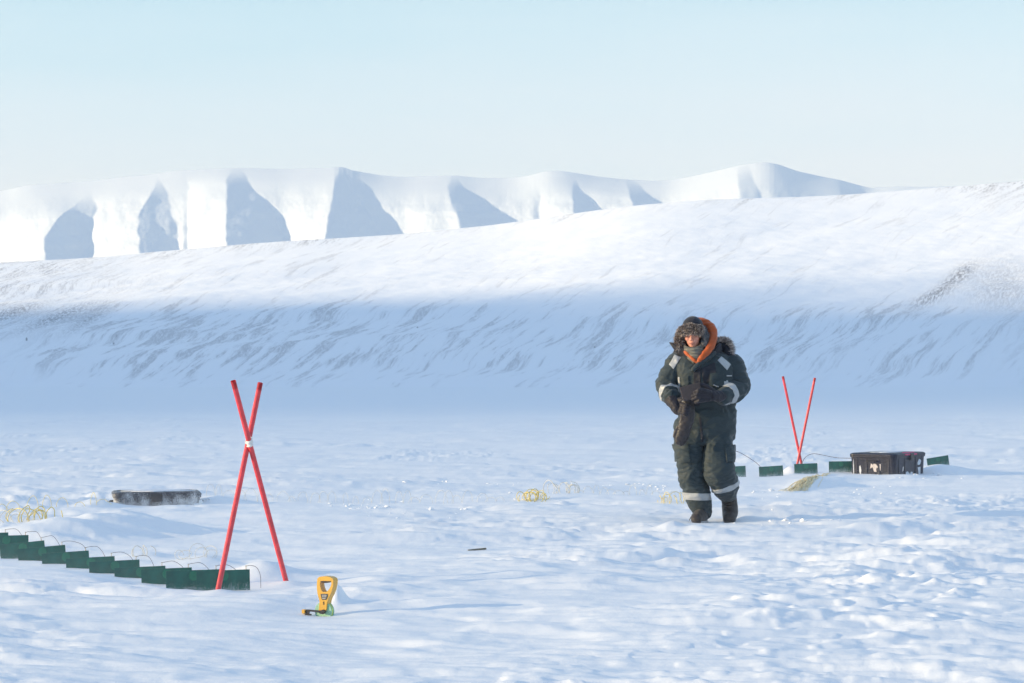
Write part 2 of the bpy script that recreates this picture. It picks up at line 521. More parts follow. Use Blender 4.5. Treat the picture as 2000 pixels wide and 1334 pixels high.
def build_mountains():
    DM = 3000.0
    px = np.concatenate([np.linspace(-900, -20, 120)[:-1], np.linspace(-20, 1760, 1300), np.linspace(1760, 3200, 160)[1:]])
    top = lut_s(SKYLINE, px, 3.0)
    top_s = lut_s(SKYLINE, px, 9.0)
    topn = 1.0 * noise2(px * 0.02, px * 0, 17.0)
    bot = 560.0
    nv = 240
    vv = np.linspace(0, 1, nv)
    PX, V = np.meshgrid(px, vv)
    PY = top_s[None, :] + (bot - top_s[None, :]) * V ** 1.15
    PY = PY + (top + topn - top_s)[None, :] * np.exp(-((PY - top_s[None, :]) / 30.0) ** 2)
    k = DM / F
    Zt = CAM_H + (HOR - PY) * k
    Xw = (PX - 1000) * k
    # protrusion of the spurs
    P = np.zeros_like(PX)
    for i in range(nv):
        row = PY[i]
        pts = []
        for tab, amp in SPURS:
            a = np.array(tab, float)
            rmid = np.interp(PX[i].mean(), [0, 1], [0, 1])
            r = np.interp(a[:, 1].mean(), px, row)
            c = np.interp(r, a[:, 0], a[:, 1])
            g = np.interp(r, a[:, 0], a[:, 2])
            c += 3.2 * float(noise2(np.array([r * 0.055]), np.array([0.0]), 80.0 + a[0, 1] * .01)[0]) + 0.4 * float(noise2(np.array([r * 0.12]), np.array([0.0]), 81.0 + a[0, 1] * .01)[0])
            g += 6.0 * float(noise2(np.array([r * 0.045]), np.array([3.0]), 82.0 + a[0, 1] * .01)[0]) + 0.8 * float(noise2(np.array([r * 0.12]), np.array([3.0]), 83.0 + a[0, 1] * .01)[0])
            g = max(g, c + 3.0)
            grow = smooth(a[0, 0] - 8, a[0, 0] + 38, r)
            A = amp * 0.53 * (g - c) * k * grow
            pts.append((c, A))
            pts.append((g, 0.0))
        pts.sort()
        pa = np.array(pts)
        P[i] = np.interp(PX[i], pa[:, 0], pa[:, 1])
    ker = np.array([1, 3, 4, 3, 1], float)
    ker /= ker.sum()
    P = sum(w * np.roll(P, j - 2, axis=1) for j, w in enumerate(ker))
    P[:, :3] = P[:, 3:4]
    P[:, -3:] = P[:, -4:-3]
    drop = np.maximum(CAM_H + (HOR - top_s[None, :]) * k - Zt, -3.0)
    depth_to_ridge = drop / math.tan(R(38)) + 9.0 * (1 - np.exp(-np.maximum(drop, 0) / 12.0))
    rag = 3.2 * noise2(Xw * 0.022 + 0.3 * noise2(Xw * .02, Zt * .02, 66.0), Zt * 0.012, 64.0) + 0.9 * noise2(Xw * 0.055, Zt * 0.014, 65.0)
    rag = rag + 1.8 * noise2(Xw * 0.035, Zt * 0.05, 61.0) + 0.5 * noise2(Xw * 0.09, Zt * 0.10, 62.0) + 0.2 * noise2(Xw * 0.22, Zt * 0.22, 63.0)
    Y = DM - depth_to_ridge - P - rag * smooth(0.10, 0.40, V) * 1.3
    sp = Y / DM                                                    # keep the outline where it is seen: true perspective
    X3, Z3 = Xw * sp, CAM_H + (Zt - CAM_H) * sp
    # plateau behind the rim
    back = [(60, -1.0), (200, -6), (600, -30), (1500, -160)]
    Xb = [X3[0] * (1 + b / DM) for b, _ in back][::-1]
    Yb = [Y[0] + b for b, _ in back][::-1]
    Zb = [Z3[0] + z for _, z in back][::-1]
    X3, Y3, Z3 = np.vstack(Xb + [X3]), np.vstack(Yb + [Y]), np.vstack(Zb + [Z3])
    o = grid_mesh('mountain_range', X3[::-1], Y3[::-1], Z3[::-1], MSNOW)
    tag(o, kind='structure')


# the far side of the valley, left of the picture: its crest lets only part of the low sun reach the snow field
VX = -4000.0
VTOP = [(-3500, 80), (-2200, 380), (-1300, 590), (-900, 632), (-780, 638), (-700, 640), (-680, 641.5), (-664, 644.5), (-644, 650), (-604, 659), (-551, 666), (-493, 674), (-373, 690), (-273, 690),
        (-241, 676), (-176, 676), (-150, 671), (-134, 664), (-123, 655), (-102, 647), (-86, 641.7), (-52, 620), (40, 575), (300, 440), (1200, 60)]


def build_valley_side():
    y = np.concatenate([np.linspace(-3500, -800, 90)[:-1], np.linspace(-800, 60, 300), np.linspace(60, 1200, 60)[1:]])
    top = lut_s(VTOP, y, 4.0) + 1.2 * noise2(y * 0.06, y * 0, 14.0) * smooth(-560, -480, y)
    q = np.concatenate([np.linspace(-1, 0, 40), np.linspace(0, 1, 60)[1:]])
    Q, Yg = np.meshgrid(q, y, indexing='ij')
    H = np.broadcast_to(top, Q.shape)
    prof = (1 - np.abs(Q)) ** 1.1
    X = VX + Q * np.where(Q > 0, 1500.0, 1100.0)
    Z = H * prof - 1.0 + (1 - np.abs(Q)) * np.abs(Q) * 60 * noise2(X * 0.004, Yg * 0.004, 71.0)
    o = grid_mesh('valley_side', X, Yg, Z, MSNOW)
    tag(o, kind='structure')


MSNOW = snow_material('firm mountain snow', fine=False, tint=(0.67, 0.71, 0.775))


def build_haze():
    bm = bmesh.new()
    bmesh.ops.create_cube(bm, size=1.0)
    for v in bm.verts:
        v.co = Vector((v.co.x * 11000.0, v.co.y * 8600.0 + 600.0, -2.5 + (v.co.z + 0.5) * 720.0))
    m = bpy.data.materials.new('cold air')
    m.use_nodes = True
    nt = m.node_tree
    nt.nodes.remove(nt.nodes['Principled BSDF'])
    pv = nt.nodes.new('ShaderNodeVolumePrincipled')
    pv.inputs['Color'].default_value = (0.80, 0.92, 1.0, 1)
    pv.inputs['Density'].default_value = HAZE
    pv.inputs['Anisotropy'].default_value = 0.0
    nt.links.new(pv.outputs[0], nt.nodes['Material Output'].inputs['Volume'])
    o = from_bm('haze', bm, m)
    tag(o, kind='stuff')


HAZE = 0.00010


def build_drifting_snow():
    """snow blown along the ground: dense at the surface, thinning upwards, in uneven streamers"""
    x0, x1, y0, y1, z0, z1 = -30.0, 30.0, 8.0, 80.0, -0.5, 1.1
    bm = bmesh.new()
    bmesh.ops.create_cube(bm, size=1.0)
    for v in bm.verts:
        v.co = Vector((x0 + (v.co.x + .5) * (x1 - x0), y0 + (v.co.y + .5) * (y1 - y0), z0 + (v.co.z + .5) * (z1 - z0)))
    m = bpy.data.materials.new('drifting snow')
    m.use_nodes = True
    nt = m.node_tree
    L = nt.links
    nt.nodes.remove(nt.nodes['Principled BSDF'])
    pv = nt.nodes.new('ShaderNodeVolumePrincipled')
    pv.inputs['Color'].default_value = (0.97, 0.98, 1.0, 1)
    pv.inputs['Anisotropy'].default_value = 0.2
    tc = N(nt, 'ShaderNodeTexCoord')
    sep = N(nt, 'ShaderNodeSeparateXYZ')
    L.new(tc.outputs['Object'], sep.inputs[0])
    e = N(nt, 'ShaderNodeMath', operation='MULTIPLY')
    L.new(sep.outputs['Z'], e.inputs[0])
    e.inputs[1].default_value = -1 / 0.16
    ex = N(nt, 'ShaderNodeMath', operation='EXPONENT')
    L.new(e.outputs[0], ex.inputs[0])
    mn = N(nt, 'ShaderNodeMath', operation='MINIMUM')
    L.new(ex.outputs[0], mn.inputs[0])
    mn.inputs[1].default_value = 1.3
    mp = N(nt, 'ShaderNodeMapping')
    mp.inputs['Scale'].default_value = (0.25, 0.16, 1.6)
    mp.inputs['Rotation'].default_value = (0, 0, 0.15)
    L.new(tc.outputs['Object'], mp.inputs['Vector'])
    nz = N(nt, 'ShaderNodeTexNoise', i_Scale=1.0, i_Detail=3.0, i_Roughness=0.55)
    L.new(mp.outputs['Vector'], nz.inputs['Vector'])
    rg = N(nt, 'ShaderNodeMapRange')
    rg.inputs['From Min'].default_value = 0.38
    rg.inputs['From Max'].default_value = 0.68
    rg.inputs['To Min'].default_value = 0.15
    rg.inputs['To Max'].default_value = 1.7
    L.new(nz.outputs['Fac'], rg.inputs['Value'])
    mu = N(nt, 'ShaderNodeMath', operation='MULTIPLY')
    L.new(mn.outputs[0], mu.inputs[0])
    L.new(rg.outputs['Result'], mu.inputs[1])
    md = N(nt, 'ShaderNodeMath', operation='MULTIPLY')
    L.new(mu.outputs[0], md.inputs[0])
    md.inputs[1].default_value = DRIFT
    L.new(md.outputs[0], pv.inputs['Density'])
    L.new(pv.outputs[0], nt.nodes['Material Output'].inputs['Volume'])
    o = from_bm('drifting_snow', bm, m)
    tag(o, 'thin veil of snow blowing along the ground', kind='stuff')


DRIFT = 0.022
SC.cycles.volume_step_rate = 0.2
SC.cycles.volume_max_steps = 256
# ------------------------------------------------------------------ shape helpers
def tube(bm, pts, r, seg=8, cap=True, closed=False):
    """round tube through pts; r a number or one per point"""
    pts = [Vector(p) for p in pts]
    n = len(pts)
    rr = r if isinstance(r, (list, tuple)) else [r] * n
    rings, up = [], None
    for i, p in enumerate(pts):
        a = pts[i - 1] if i or closed else pts[0]
        b = pts[(i + 1) % n] if i < n - 1 or closed else pts[-1]
        t = (b - a).normalized()
        if up is None:
            up = t.orthogonal().normalized()
        up = (up - t * up.dot(t)).normalized() if (up - t * up.dot(t)).length > 1e-6 else t.orthogonal().normalized()
        q = t.cross(up)
        rings.append([bm.verts.new(p + (up * math.cos(k * math.tau / seg) + q * math.sin(k * math.tau / seg)) * rr[i]) for k in range(seg)])
    last = n if closed else n - 1
    for i in range(last):
        A, B = rings[i], rings[(i + 1) % n]
        for k in range(seg):
            bm.faces.new((A[k], A[(k + 1) % seg], B[(k + 1) % seg], B[k]))
    if cap and not closed:
        bm.faces.new(rings[0][::-1])
        bm.faces.new(rings[-1])


def rings_loft(bm, rings, cap=True):
    vs = [[bm.verts.new(p) for p in r] for r in rings]
    for A, B in zip(vs, vs[1:]):
        n = len(A)
        for k in range(n):
            bm.faces.new((A[k], A[(k + 1) % n], B[(k + 1) % n], B[k]))
    if cap:
        bm.faces.new(vs[0][::-1])
        bm.faces.new(vs[-1])
    return vs


def prism(bm, poly, y0, y1, hole=None):
    """poly in the XZ plane pushed from y0 to y1; hole: same number of points as poly, joined as a ring"""
    if hole is None:
        a = [bm.verts.new((x, y0, z)) for x, z in poly]
        b = [bm.verts.new((x, y1, z)) for x, z in poly]
        n = len(poly)
        bm.faces.new(a)
        bm.faces.new(b[::-1])
        for i in range(n):
            bm.faces.new((a[(i + 1) % n], a[i], b[i], b[(i + 1) % n]))
    else:
        n = len(poly)
        oa, ob = [bm.verts.new((x, y0, z)) for x, z in poly], [bm.verts.new((x, y1, z)) for x, z in poly]
        ha, hb = [bm.verts.new((x, y0, z)) for x, z in hole], [bm.verts.new((x, y1, z)) for x, z in hole]
        for i in range(n):
            j = (i + 1) % n
            bm.faces.new((oa[i], oa[j], ha[j], ha[i]))
            bm.faces.new((ob[j], ob[i], hb[i], hb[j]))
            bm.faces.new((oa[j], oa[i], ob[i], ob[j]))
            bm.faces.new((ha[i], ha[j], hb[j], hb[i]))


def box(bm, c, s, rot=None, bev=0.0):
    g = bmesh.ops.create_cube(bm, size=1.0)
    vs = g['verts']
    M = Matrix.Translation(c) @ (rot.to_4x4() if rot else Matrix.Identity(4)) @ Matrix.Diagonal((s[0], s[1], s[2], 1))
    bmesh.ops.transform(bm, matrix=M, verts=vs)
    if bev:
        es = list({e for v in vs for e in v.link_edges})
        bmesh.ops.bevel(bm, geom=es, offset=bev, segments=2, affect='EDGES', profile=0.5)


def rrect(w, d, r, n=6):
    pts = []
    for cx, cy, a0 in ((w / 2 - r, d / 2 - r, 0), (-w / 2 + r, d / 2 - r, 90), (-w / 2 + r, -d / 2 + r, 180), (w / 2 - r, -d / 2 + r, 270)):
        for k in range(n + 1):
            a = R(a0 + 90 * k / n)
            pts.append((cx + r * math.cos(a), cy + r * math.sin(a)))
    return pts


def spline(pts, n=8):
    """Catmull-Rom through pts"""
    P = [Vector(p) for p in pts]
    P = [P[0] * 2 - P[1]] + P + [P[-1] * 2 - P[-2]]
    out = []
    for i in range(1, len(P) - 2):
        for k in range(n):
            t = k / n
            a, b, c, d = P[i - 1], P[i], P[i + 1], P[i + 2]
            out.append(0.5 * ((2 * b) + (c - a) * t + (2 * a - 5 * b + 4 * c - d) * t * t + (3 * b - a - 3 * c + d) * t ** 3))
    out.append(P[-2])
    return out


def recalc(bm):
    bmesh.ops.recalc_face_normals(bm, faces=bm.faces[:])
    return bm


# ------------------------------------------------------------------ where the snow lies high or low round the things
def pin(px, py, d, z=None, r=0.45):
    p = at(px, py, d)
    PINS.append((p.x, p.y, p.z if z is None else z, r))


# boards of the near row, right to left: left top corner, right top corner (photo), bottom row, distance
NEAR_BOARDS = [
    ((387, 1114), (489, 1112), 1154), ((328, 1114), (430, 1112), 1157), ((280, 1111), (377, 1108), 1145), ((228, 1108), (325, 1105), 1131),
    ((179, 1096), (274, 1093), 1121), ((134, 1090), (227, 1086), 1113), ((88, 1080), (177, 1075), 1101), ((43, 1071), (132, 1064), 1097),
    ((8, 1063), (93, 1055), 1091), ((-29, 1046), (56, 1045), 1089), ((-65, 1042), (17, 1040), 1084)]
FAR_BOARDS = [((1412, 912), (1458, 909.5), 932, 31.6), ((1483, 911.5), (1531, 909), 933, 31.6), ((1551.5, 906), (1597.5, 904.5), 924, 31.7),
              ((1618.5, 901), (1666, 900.5), 923, 31.9), ((1813.5, 895), (1857, 888.5), 911, 33.4)]
for k, (a, b, yb) in enumerate(NEAR_BOARDS):
    dk = 14.8 + 0.37 * k
    pin((a[0] + b[0]) / 2, yb, dk - 0.03, r=0.30)
for a, b, yb, dk in FAR_BOARDS:
    pin((a[0] + b[0]) / 2, yb, dk - 0.05, r=0.5)
pin(427, 1152, 14.6, r=0.2)
pin(561, 1141, 15.2, r=0.3)
pin(1735, 932, 31.4, r=0.8)
pin(300, 990, 24.5, r=0.6)
pin(635, 1204, 13.25, r=0.35)
pin(1372, 1018, 21.7, z=0.005, r=0.7)
pin(932, 1076, 18.2, r=0.4)


def drift(px, py, d, rx, ry, h, rot=0.0):
    p = at(px, py, d)
    DRIFTS.append((p.x, p.y, rx, ry, h, rot))


drift(515, 1120, 15.6, 0.24, 0.30, 0.085, -0.2)          # bank behind the last board
drift(395, 1085, 17.0, 0.20, 0.35, 0.06, 0.2)
drift(280, 1080, 17.5, 0.22, 0.4, 0.05, 0.3)
drift(200, 1035, 20.0, 0.42, 0.9, 0.13, -0.6)            # sharp bank behind the row
drift(120, 1030, 20.5, 0.6, 1.1, 0.08, 0.0)
drift(190, 992, 24.2, 0.20, 0.4, 0.06)
drift(300, 1008, 23.2, 0.7, 0.4, 0.03)
drift(425, 975, 25.4, 0.20, 0.5, 0.06)
drift(1840, 915, 32.6, 0.35, 0.5, 0.09)
drift(1775, 935, 30.9, 0.30, 0.4, 0.05)
drift(1545, 905, 32.1, 0.12, 0.3, 0.10)
drift(1592, 948, 29.2, 0.26, 1.0, 0.085, -0.30)           # snow over the buried heap of cable
drift(660, 1165, 13.75, 0.05, 0.12, 0.10)
drift(428, 1156, 14.5, 0.10, 0.12, 0.02)
drift(566, 1143, 15.1, 0.12, 0.14, 0.03)

# ------------------------------------------------------------------ materials of the things
M_RED = plain('red painted pole', (0.74, 0.062, 0.078), 0.38, 0.14, 14.0, 0.5, snow=0.02)
M_TAPE = plain('white cloth tape', (0.78, 0.77, 0.75), 0.6, 0.1, 90.0, 0.3, bump=0.2)
M_GREEN = plain('dark green board', (0.010, 0.125, 0.098), 0.33, 0.2, 9.0, 0.35)


def frost_low(m, z0, z1, scale=260.0, top=0.0):
    """snow dust clinging to the lower part of a thing, thick at height z0 and gone at z1"""
    nt = m.node_tree
    L = nt.links
    b = nt.nodes['Principled BSDF']
    src = b.inputs['Base Color'].links[0].from_socket
    tc = N(nt, 'ShaderNodeTexCoord')
    sep = N(nt, 'ShaderNodeSeparateXYZ')
    L.new(tc.outputs['Object'], sep.inputs[0])
    r = N(nt, 'ShaderNodeMapRange')
    for k, q in (('From Min', z0), ('From Max', z1), ('To Min', 0.40), ('To Max', 0.72 - top)):
        r.inputs[k].default_value = q
    L.new(sep.outputs['Z'], r.inputs['Value'])
    big = N(nt, 'ShaderNodeTexNoise', i_Scale=scale / 18, i_Detail=2.0)
    L.new(tc.outputs['Object'], big.inputs['Vector'])
    n = N(nt, 'ShaderNodeTexNoise', i_Scale=scale, i_Detail=4.0, i_Roughness=0.7)
    L.new(tc.outputs['Object'], n.inputs['Vector'])
    ad = N(nt, 'ShaderNodeMath', operation='MULTIPLY_ADD')
    L.new(big.outputs['Fac'], ad.inputs[0])
    ad.inputs[1].default_value = 0.35
    L.new(n.outputs['Fac'], ad.inputs[2])
    sb = N(nt, 'ShaderNodeMath', operation='SUBTRACT')
    L.new(ad.outputs[0], sb.inputs[0])
    sb.inputs[1].default_value = 0.175
    gt = N(nt, 'ShaderNodeMath', operation='SUBTRACT')
    L.new(sb.outputs[0], gt.inputs[0])
    L.new(r.outputs['Result'], gt.inputs[1])
    f = N(nt, 'ShaderNodeMapRange')
    f.inputs['From Max'].default_value = 0.06
    f.inputs['To Max'].default_value = 0.8
    L.new(gt.outputs[0], f.inputs['Value'])
    mx = N(nt, 'ShaderNodeMix', data_type='RGBA')
    L.new(f.outputs['Result'], mx.inputs['Factor'])
    L.new(src, mx.inputs['A'])
    mx.inputs['B'].default_value = (0.8, 0.83, 0.87, 1)
    L.new(mx.outputs['Result'], b.inputs['Base Color'])


frost_low(M_GREEN, 0.105, 0.20)
M_EDGE = plain('sawn board edge', (0.10, 0.20, 0.17), 0.5, 0.1, 40.0)
M_DISC = plain('green disc', (0.014, 0.19, 0.115), 0.35, 0.1, 30.0)
M_BRASS = plain('pale terminal', (0.55, 0.47, 0.36), 0.45, 0.1, 60.0)
M_WIRE = plain('thin dark wire', (0.10, 0.085, 0.10), 0.45, 0.1, 60.0)
M_HEAP = plain('pale yellow cable', (0.88, 0.74, 0.42), 0.6, 0.08, 40.0, 0.2, snow=0.3)
M_YCABLE = plain('yellow cable', (0.80, 0.64, 0.20), 0.5, 0.12, 40.0, 0.4, snow=0.1)
M_PCABLE = plain('frosted cable', (0.66, 0.62, 0.50), 0.6, 0.1, 40.0, 0.3, snow=0.45)
M_CRATE = plain('black crate plastic', (0.007, 0.010, 0.032), 0.42, 0.2, 14.0, 0.4, snow=0.06)
M_CRATE2 = plain('frosted crate plastic', (0.026, 0.026, 0.038), 0.5, 0.2, 14.0, 0.4, snow=0.10)
frost_low(M_CRATE2, 0.17, 0.40, 170.0, 0.1)
frost_low(M_CRATE, 0.00, 0.12, 170.0, 0.0)
M_FROST = plain('frost', (0.72, 0.75, 0.80), 0.8, 0.1, 40.0, 0.2, bump=0.3)
M_STICK = plain('worn paper label', (0.66, 0.60, 0.58), 0.6, 0.12, 30.0, 0.3)
M_PINK = plain('pink tape', (0.60, 0.05, 0.16), 0.5, 0.1, 30.0)
M_STEEL = plain('dull steel', (0.40, 0.40, 0.42), 0.4, 0.1, 40.0, 0.5, metal=0.7)
M_YPLAST = plain('yellow plastic', (0.72, 0.40, 0.055), 0.36, 0.06, 30.0, 0.5)
M_ORANGE = plain('orange plastic', (0.60, 0.17, 0.015), 0.4, 0.06, 30.0, 0.5)
M_BLACK = plain('black plastic', (0.02, 0.02, 0.028), 0.4, 0.1, 30.0, 0.4)
M_REEL = plain('pale green tape reel', (0.30, 0.55, 0.40), 0.5, 0.08, 40.0, 0.4)
M_LIME = plain('lime tape edge', (0.60, 0.72, 0.16), 0.5, 0.08, 40.0, 0.4)
M_GREY = plain('dark grey label', (0.05, 0.052, 0.06), 0.5, 0.08, 40.0, 0.4)
M_PRINT = plain('white print', (0.62, 0.62, 0.62), 0.6, 0.05, 40.0, 0.2)
M_WOOD = plain('weathered lath', (0.16, 0.15, 0.12), 0.7, 0.2, 40.0, 0.3)


# ------------------------------------------------------------------ poles
def pole_mesh(a, b, r, name, parent):
    """hollow end at the top, b is pushed into the snow"""
    a, b = Vector(a), Vector(b)
    t = (a - b).normalized()
    bm = bmesh.new()
    tube(bm, [b - t * 0.12] + [b.lerp(a, k / 10.0) for k in range(11)], r, 20, cap=True)
    top = max(bm.faces, key=lambda f: f.calc_center_median().dot(t) if len(f.verts) > 4 else -1e9)
    g = bmesh.ops.inset_individual(bm, faces=[top], thickness=r * 0.22)
    bmesh.ops.translate(bm, verts=top.verts[:], vec=-t * 0.05)
    es = [e for e in bm.edges if len(e.link_faces) == 2 and e.calc_face_angle(0) > 1.0]
    for e in es:
        e.smooth = False
    return from_bm(name, bm, M_RED, parent, True)


def build_poles():
    ground = at(500, 1146, 14.9)
    root = empty('crossed_poles', (0, 0, 0))
    root.location = ground
    tag(root, 'two tall red poles crossed and taped in an X by the near green boards', 'crossed poles')
    inv = Matrix.Translation(-ground)
    A0, A1 = at(455.5, 744, 14.70), at(561, 1141, 15.20)
    B0, B1 = at(508.5, 748, 15.00), at(426.5, 1153, 14.60)
    pole_mesh(inv @ A0, inv @ A1, 0.0165, 'pole', root)
    pole_mesh(inv @ B0, inv @ B1, 0.0165, 'pole', root)
    bm = bmesh.new()
    p = A0.lerp(A1, 0.297)
    t = (A0 - A1).normalized()
    q = B0.lerp(B1, 0.284)
    tb = (B0 - B1).normalized()
    tube(bm, [inv @ (p - t * 0.022), inv @ (p - t * 0.006), inv @ (p + t * 0.010), inv @ (p + t * 0.018)], [0.0182, 0.0192, 0.0190, 0.0180], 18)
    mid = (p + q) / 2
    # two turns over both poles
    for k, off in ((0, -0.012), (1, 0.010)):
        ax = (p - q).normalized()
        side = t.cross(ax).normalized() * 0.0215
        pts = [mid + ax * (0.039 * math.cos(a)) + side * math.sin(a) + t * (off + 0.010 * math.sin(a)) for a in np.linspace(0, math.tau, 17)[:-1]]
        tube(bm, [inv @ x for x in pts], 0.0042, 6, closed=True)
    from_bm('tape_wrap', recalc(bm), M_TAPE, root, True)
    for a, b, lab in (((1529, 735), (1565.5, 908), 'slim red pole leaning left in the small V of poles right of the person'),
                      ((1591.5, 738), (1556.5, 908), 'slim red pole leaning right in the small V of poles near the right crate')):
        dz = 0.02 if 'left' in lab else -0.02
        P1 = at(b[0], b[1], 32.05 + dz)
        r = empty('marker_pole', P1)
        tag(r, lab, 'marker pole', 'red poles of the far pair')
        pole_mesh(at(a[0], a[1], 32.05 + dz) - P1, Vector((0, 0, 0)), 0.0165, 'shaft', r)


# ------------------------------------------------------------------ boards
NEAR_LABELS = [
    'dark green board directly behind the foot of the crossed red poles, wholly uncovered',
    'dark green board second from the crossed poles, only its left end showing',
    'green board third from the crossed poles, its foot deep in blown snow',
    'green board fourth from the crossed poles in the near row',
    'green board fifth from the crossed poles, small snow ramp under its right half',
    'green board at the middle of the near row, sixth from the crossed poles',
    'green board seventh from the crossed poles, a disc showing beside the next board',
    'green board eighth from the crossed poles, tilted top edge and bright round disc',
    'green board ninth from the crossed poles, near the left end of the row',
    'second green board from the left edge of the frame in the near row',
    'leftmost green board of the near row, mostly cut off by the frame']
FAR_LABELS = [
    'small green board half hidden behind the walking person',
    'small green board between the person and the red V of poles',
    'small green board at the foot of the red V of poles, dusted by snow',
    'small green board just left of the black crate, partly behind it',
    'small tilted green board standing right of the black crate']


def board(a, b, d, yaw, label, group, i, wire=True, dz=0.0):
    A, B = at(a[0], a[1], d), at(b[0], b[1], d)
    c = (A + B) / 2
    w, h, th = (B - A).length / math.cos(yaw), 0.26, 0.005
    tilt = math.atan2(B.z - A.z, B.x - A.x)
    base = Vector((c.x, c.y, c.z - h))
    root = empty('antenna_board', base, (0, -tilt, yaw))
    tag(root, label, 'board', group)
    bm = bmesh.new()
    box(bm, (0, 0, h / 2), (w, th, h))
    bm.faces.ensure_lookup_table()
    for f in bm.faces:
        f.material_index = 0 if abs(f.normal.y) > 0.9 else 1
    o = from_bm('panel', bm, M_GREEN, root)
    o.data.materials.append(M_EDGE)
    bm = bmesh.new()
    ring = lambda y, r: [(0.004 + r * math.cos(k * math.tau / 28), y, h - 0.035 + r * math.sin(k * math.tau / 28)) for k in range(28)]
    rings_loft(bm, [ring(-th / 2 - 0.0002, 0.030), ring(-th / 2 - 0.0022, 0.030), ring(-th / 2 - 0.003, 0.0285)])
    from_bm('disc', recalc(bm), M_DISC, root)
    if wire:
        rnd = random.Random(i * 7 + 3)
        tx = w / 2 - 0.022
        bm = bmesh.new()
        tube(bm, [(tx, 0.006, h - 0.02), (tx, 0.006, h + 0.012), (tx, 0.006, h + 0.020)], [0.0025, 0.0025, 0.0016], 8)
        box(bm, (tx + 0.003, 0.006, h + 0.021), (0.014, 0.005, 0.005))
        from_bm('terminal', bm, M_BRASS, root)
        bm = bmesh.new()
        L = 0.12 + 0.05 * rnd.random()
        if i == 0:
            pts = [(tx, .006, h + .021), (tx + .03, .01, h + .022), (tx + .065, .02, h + .008), (tx + .088, .03, h - .04), (tx + .09, .03, h - .12)]
        else:
            pts = [(tx, 0.006, h + 0.021), (tx + 0.03, 0.02, h + 0.024), (tx + 0.08, 0.03, h + 0.016 + 0.01 * rnd.random()),
                   (tx + L * 0.85, 0.02, h - 0.012), (tx + L, 0.01, h - 0.06), (tx + L + 0.01, 0.01, h - 0.12)]
        tube(bm, spline(pts, 6), 0.0016, 6)
        from_bm('wire', bm, M_WIRE, root, True)
    return root


def build_boards():
    for k, (a, b, yb) in enumerate(NEAR_BOARDS):
        board(a, b, 14.8 + 0.37 * k, R(10 + 3 * math.sin(k * 2.1)), NEAR_LABELS[k], 'green boards of the near row', k)
    for k, (a, b, yb, d) in enumerate(FAR_BOARDS):
        r = board(a, b, d, R(9 + 5 * math.sin(k * 1.7)), FAR_LABELS[k], 'green boards of the far row', k + 20, wire=False)
    # the loose wires over the far row
    for pts, lab in (([at(1432, 879, 31.7), at(1447, 885, 31.7), at(1464, 895, 31.7), at(1477, 904, 31.65), at(1486, 913, 31.6)], 'thin dark wire arching from behind the person down to a small green board'),
                     ([at(1565, 906, 31.9), at(1573, 893, 31.9), at(1588, 886, 31.9), at(1612, 890, 31.8), at(1635, 894, 31.7), at(1664, 895, 31.5)], 'thin dark wire arching from the red V of poles to the black crate')):
        bm = bmesh.new()
        c = sum(pts, Vector()) / len(pts)
        c.z = min(p.z for p in pts)
        tube(bm, [p - c for p in spline(pts, 8)], 0.0035, 6)
        o = from_bm('wire', bm, M_WIRE, None, True)
        o.location = c
        tag(o, lab, 'wire')


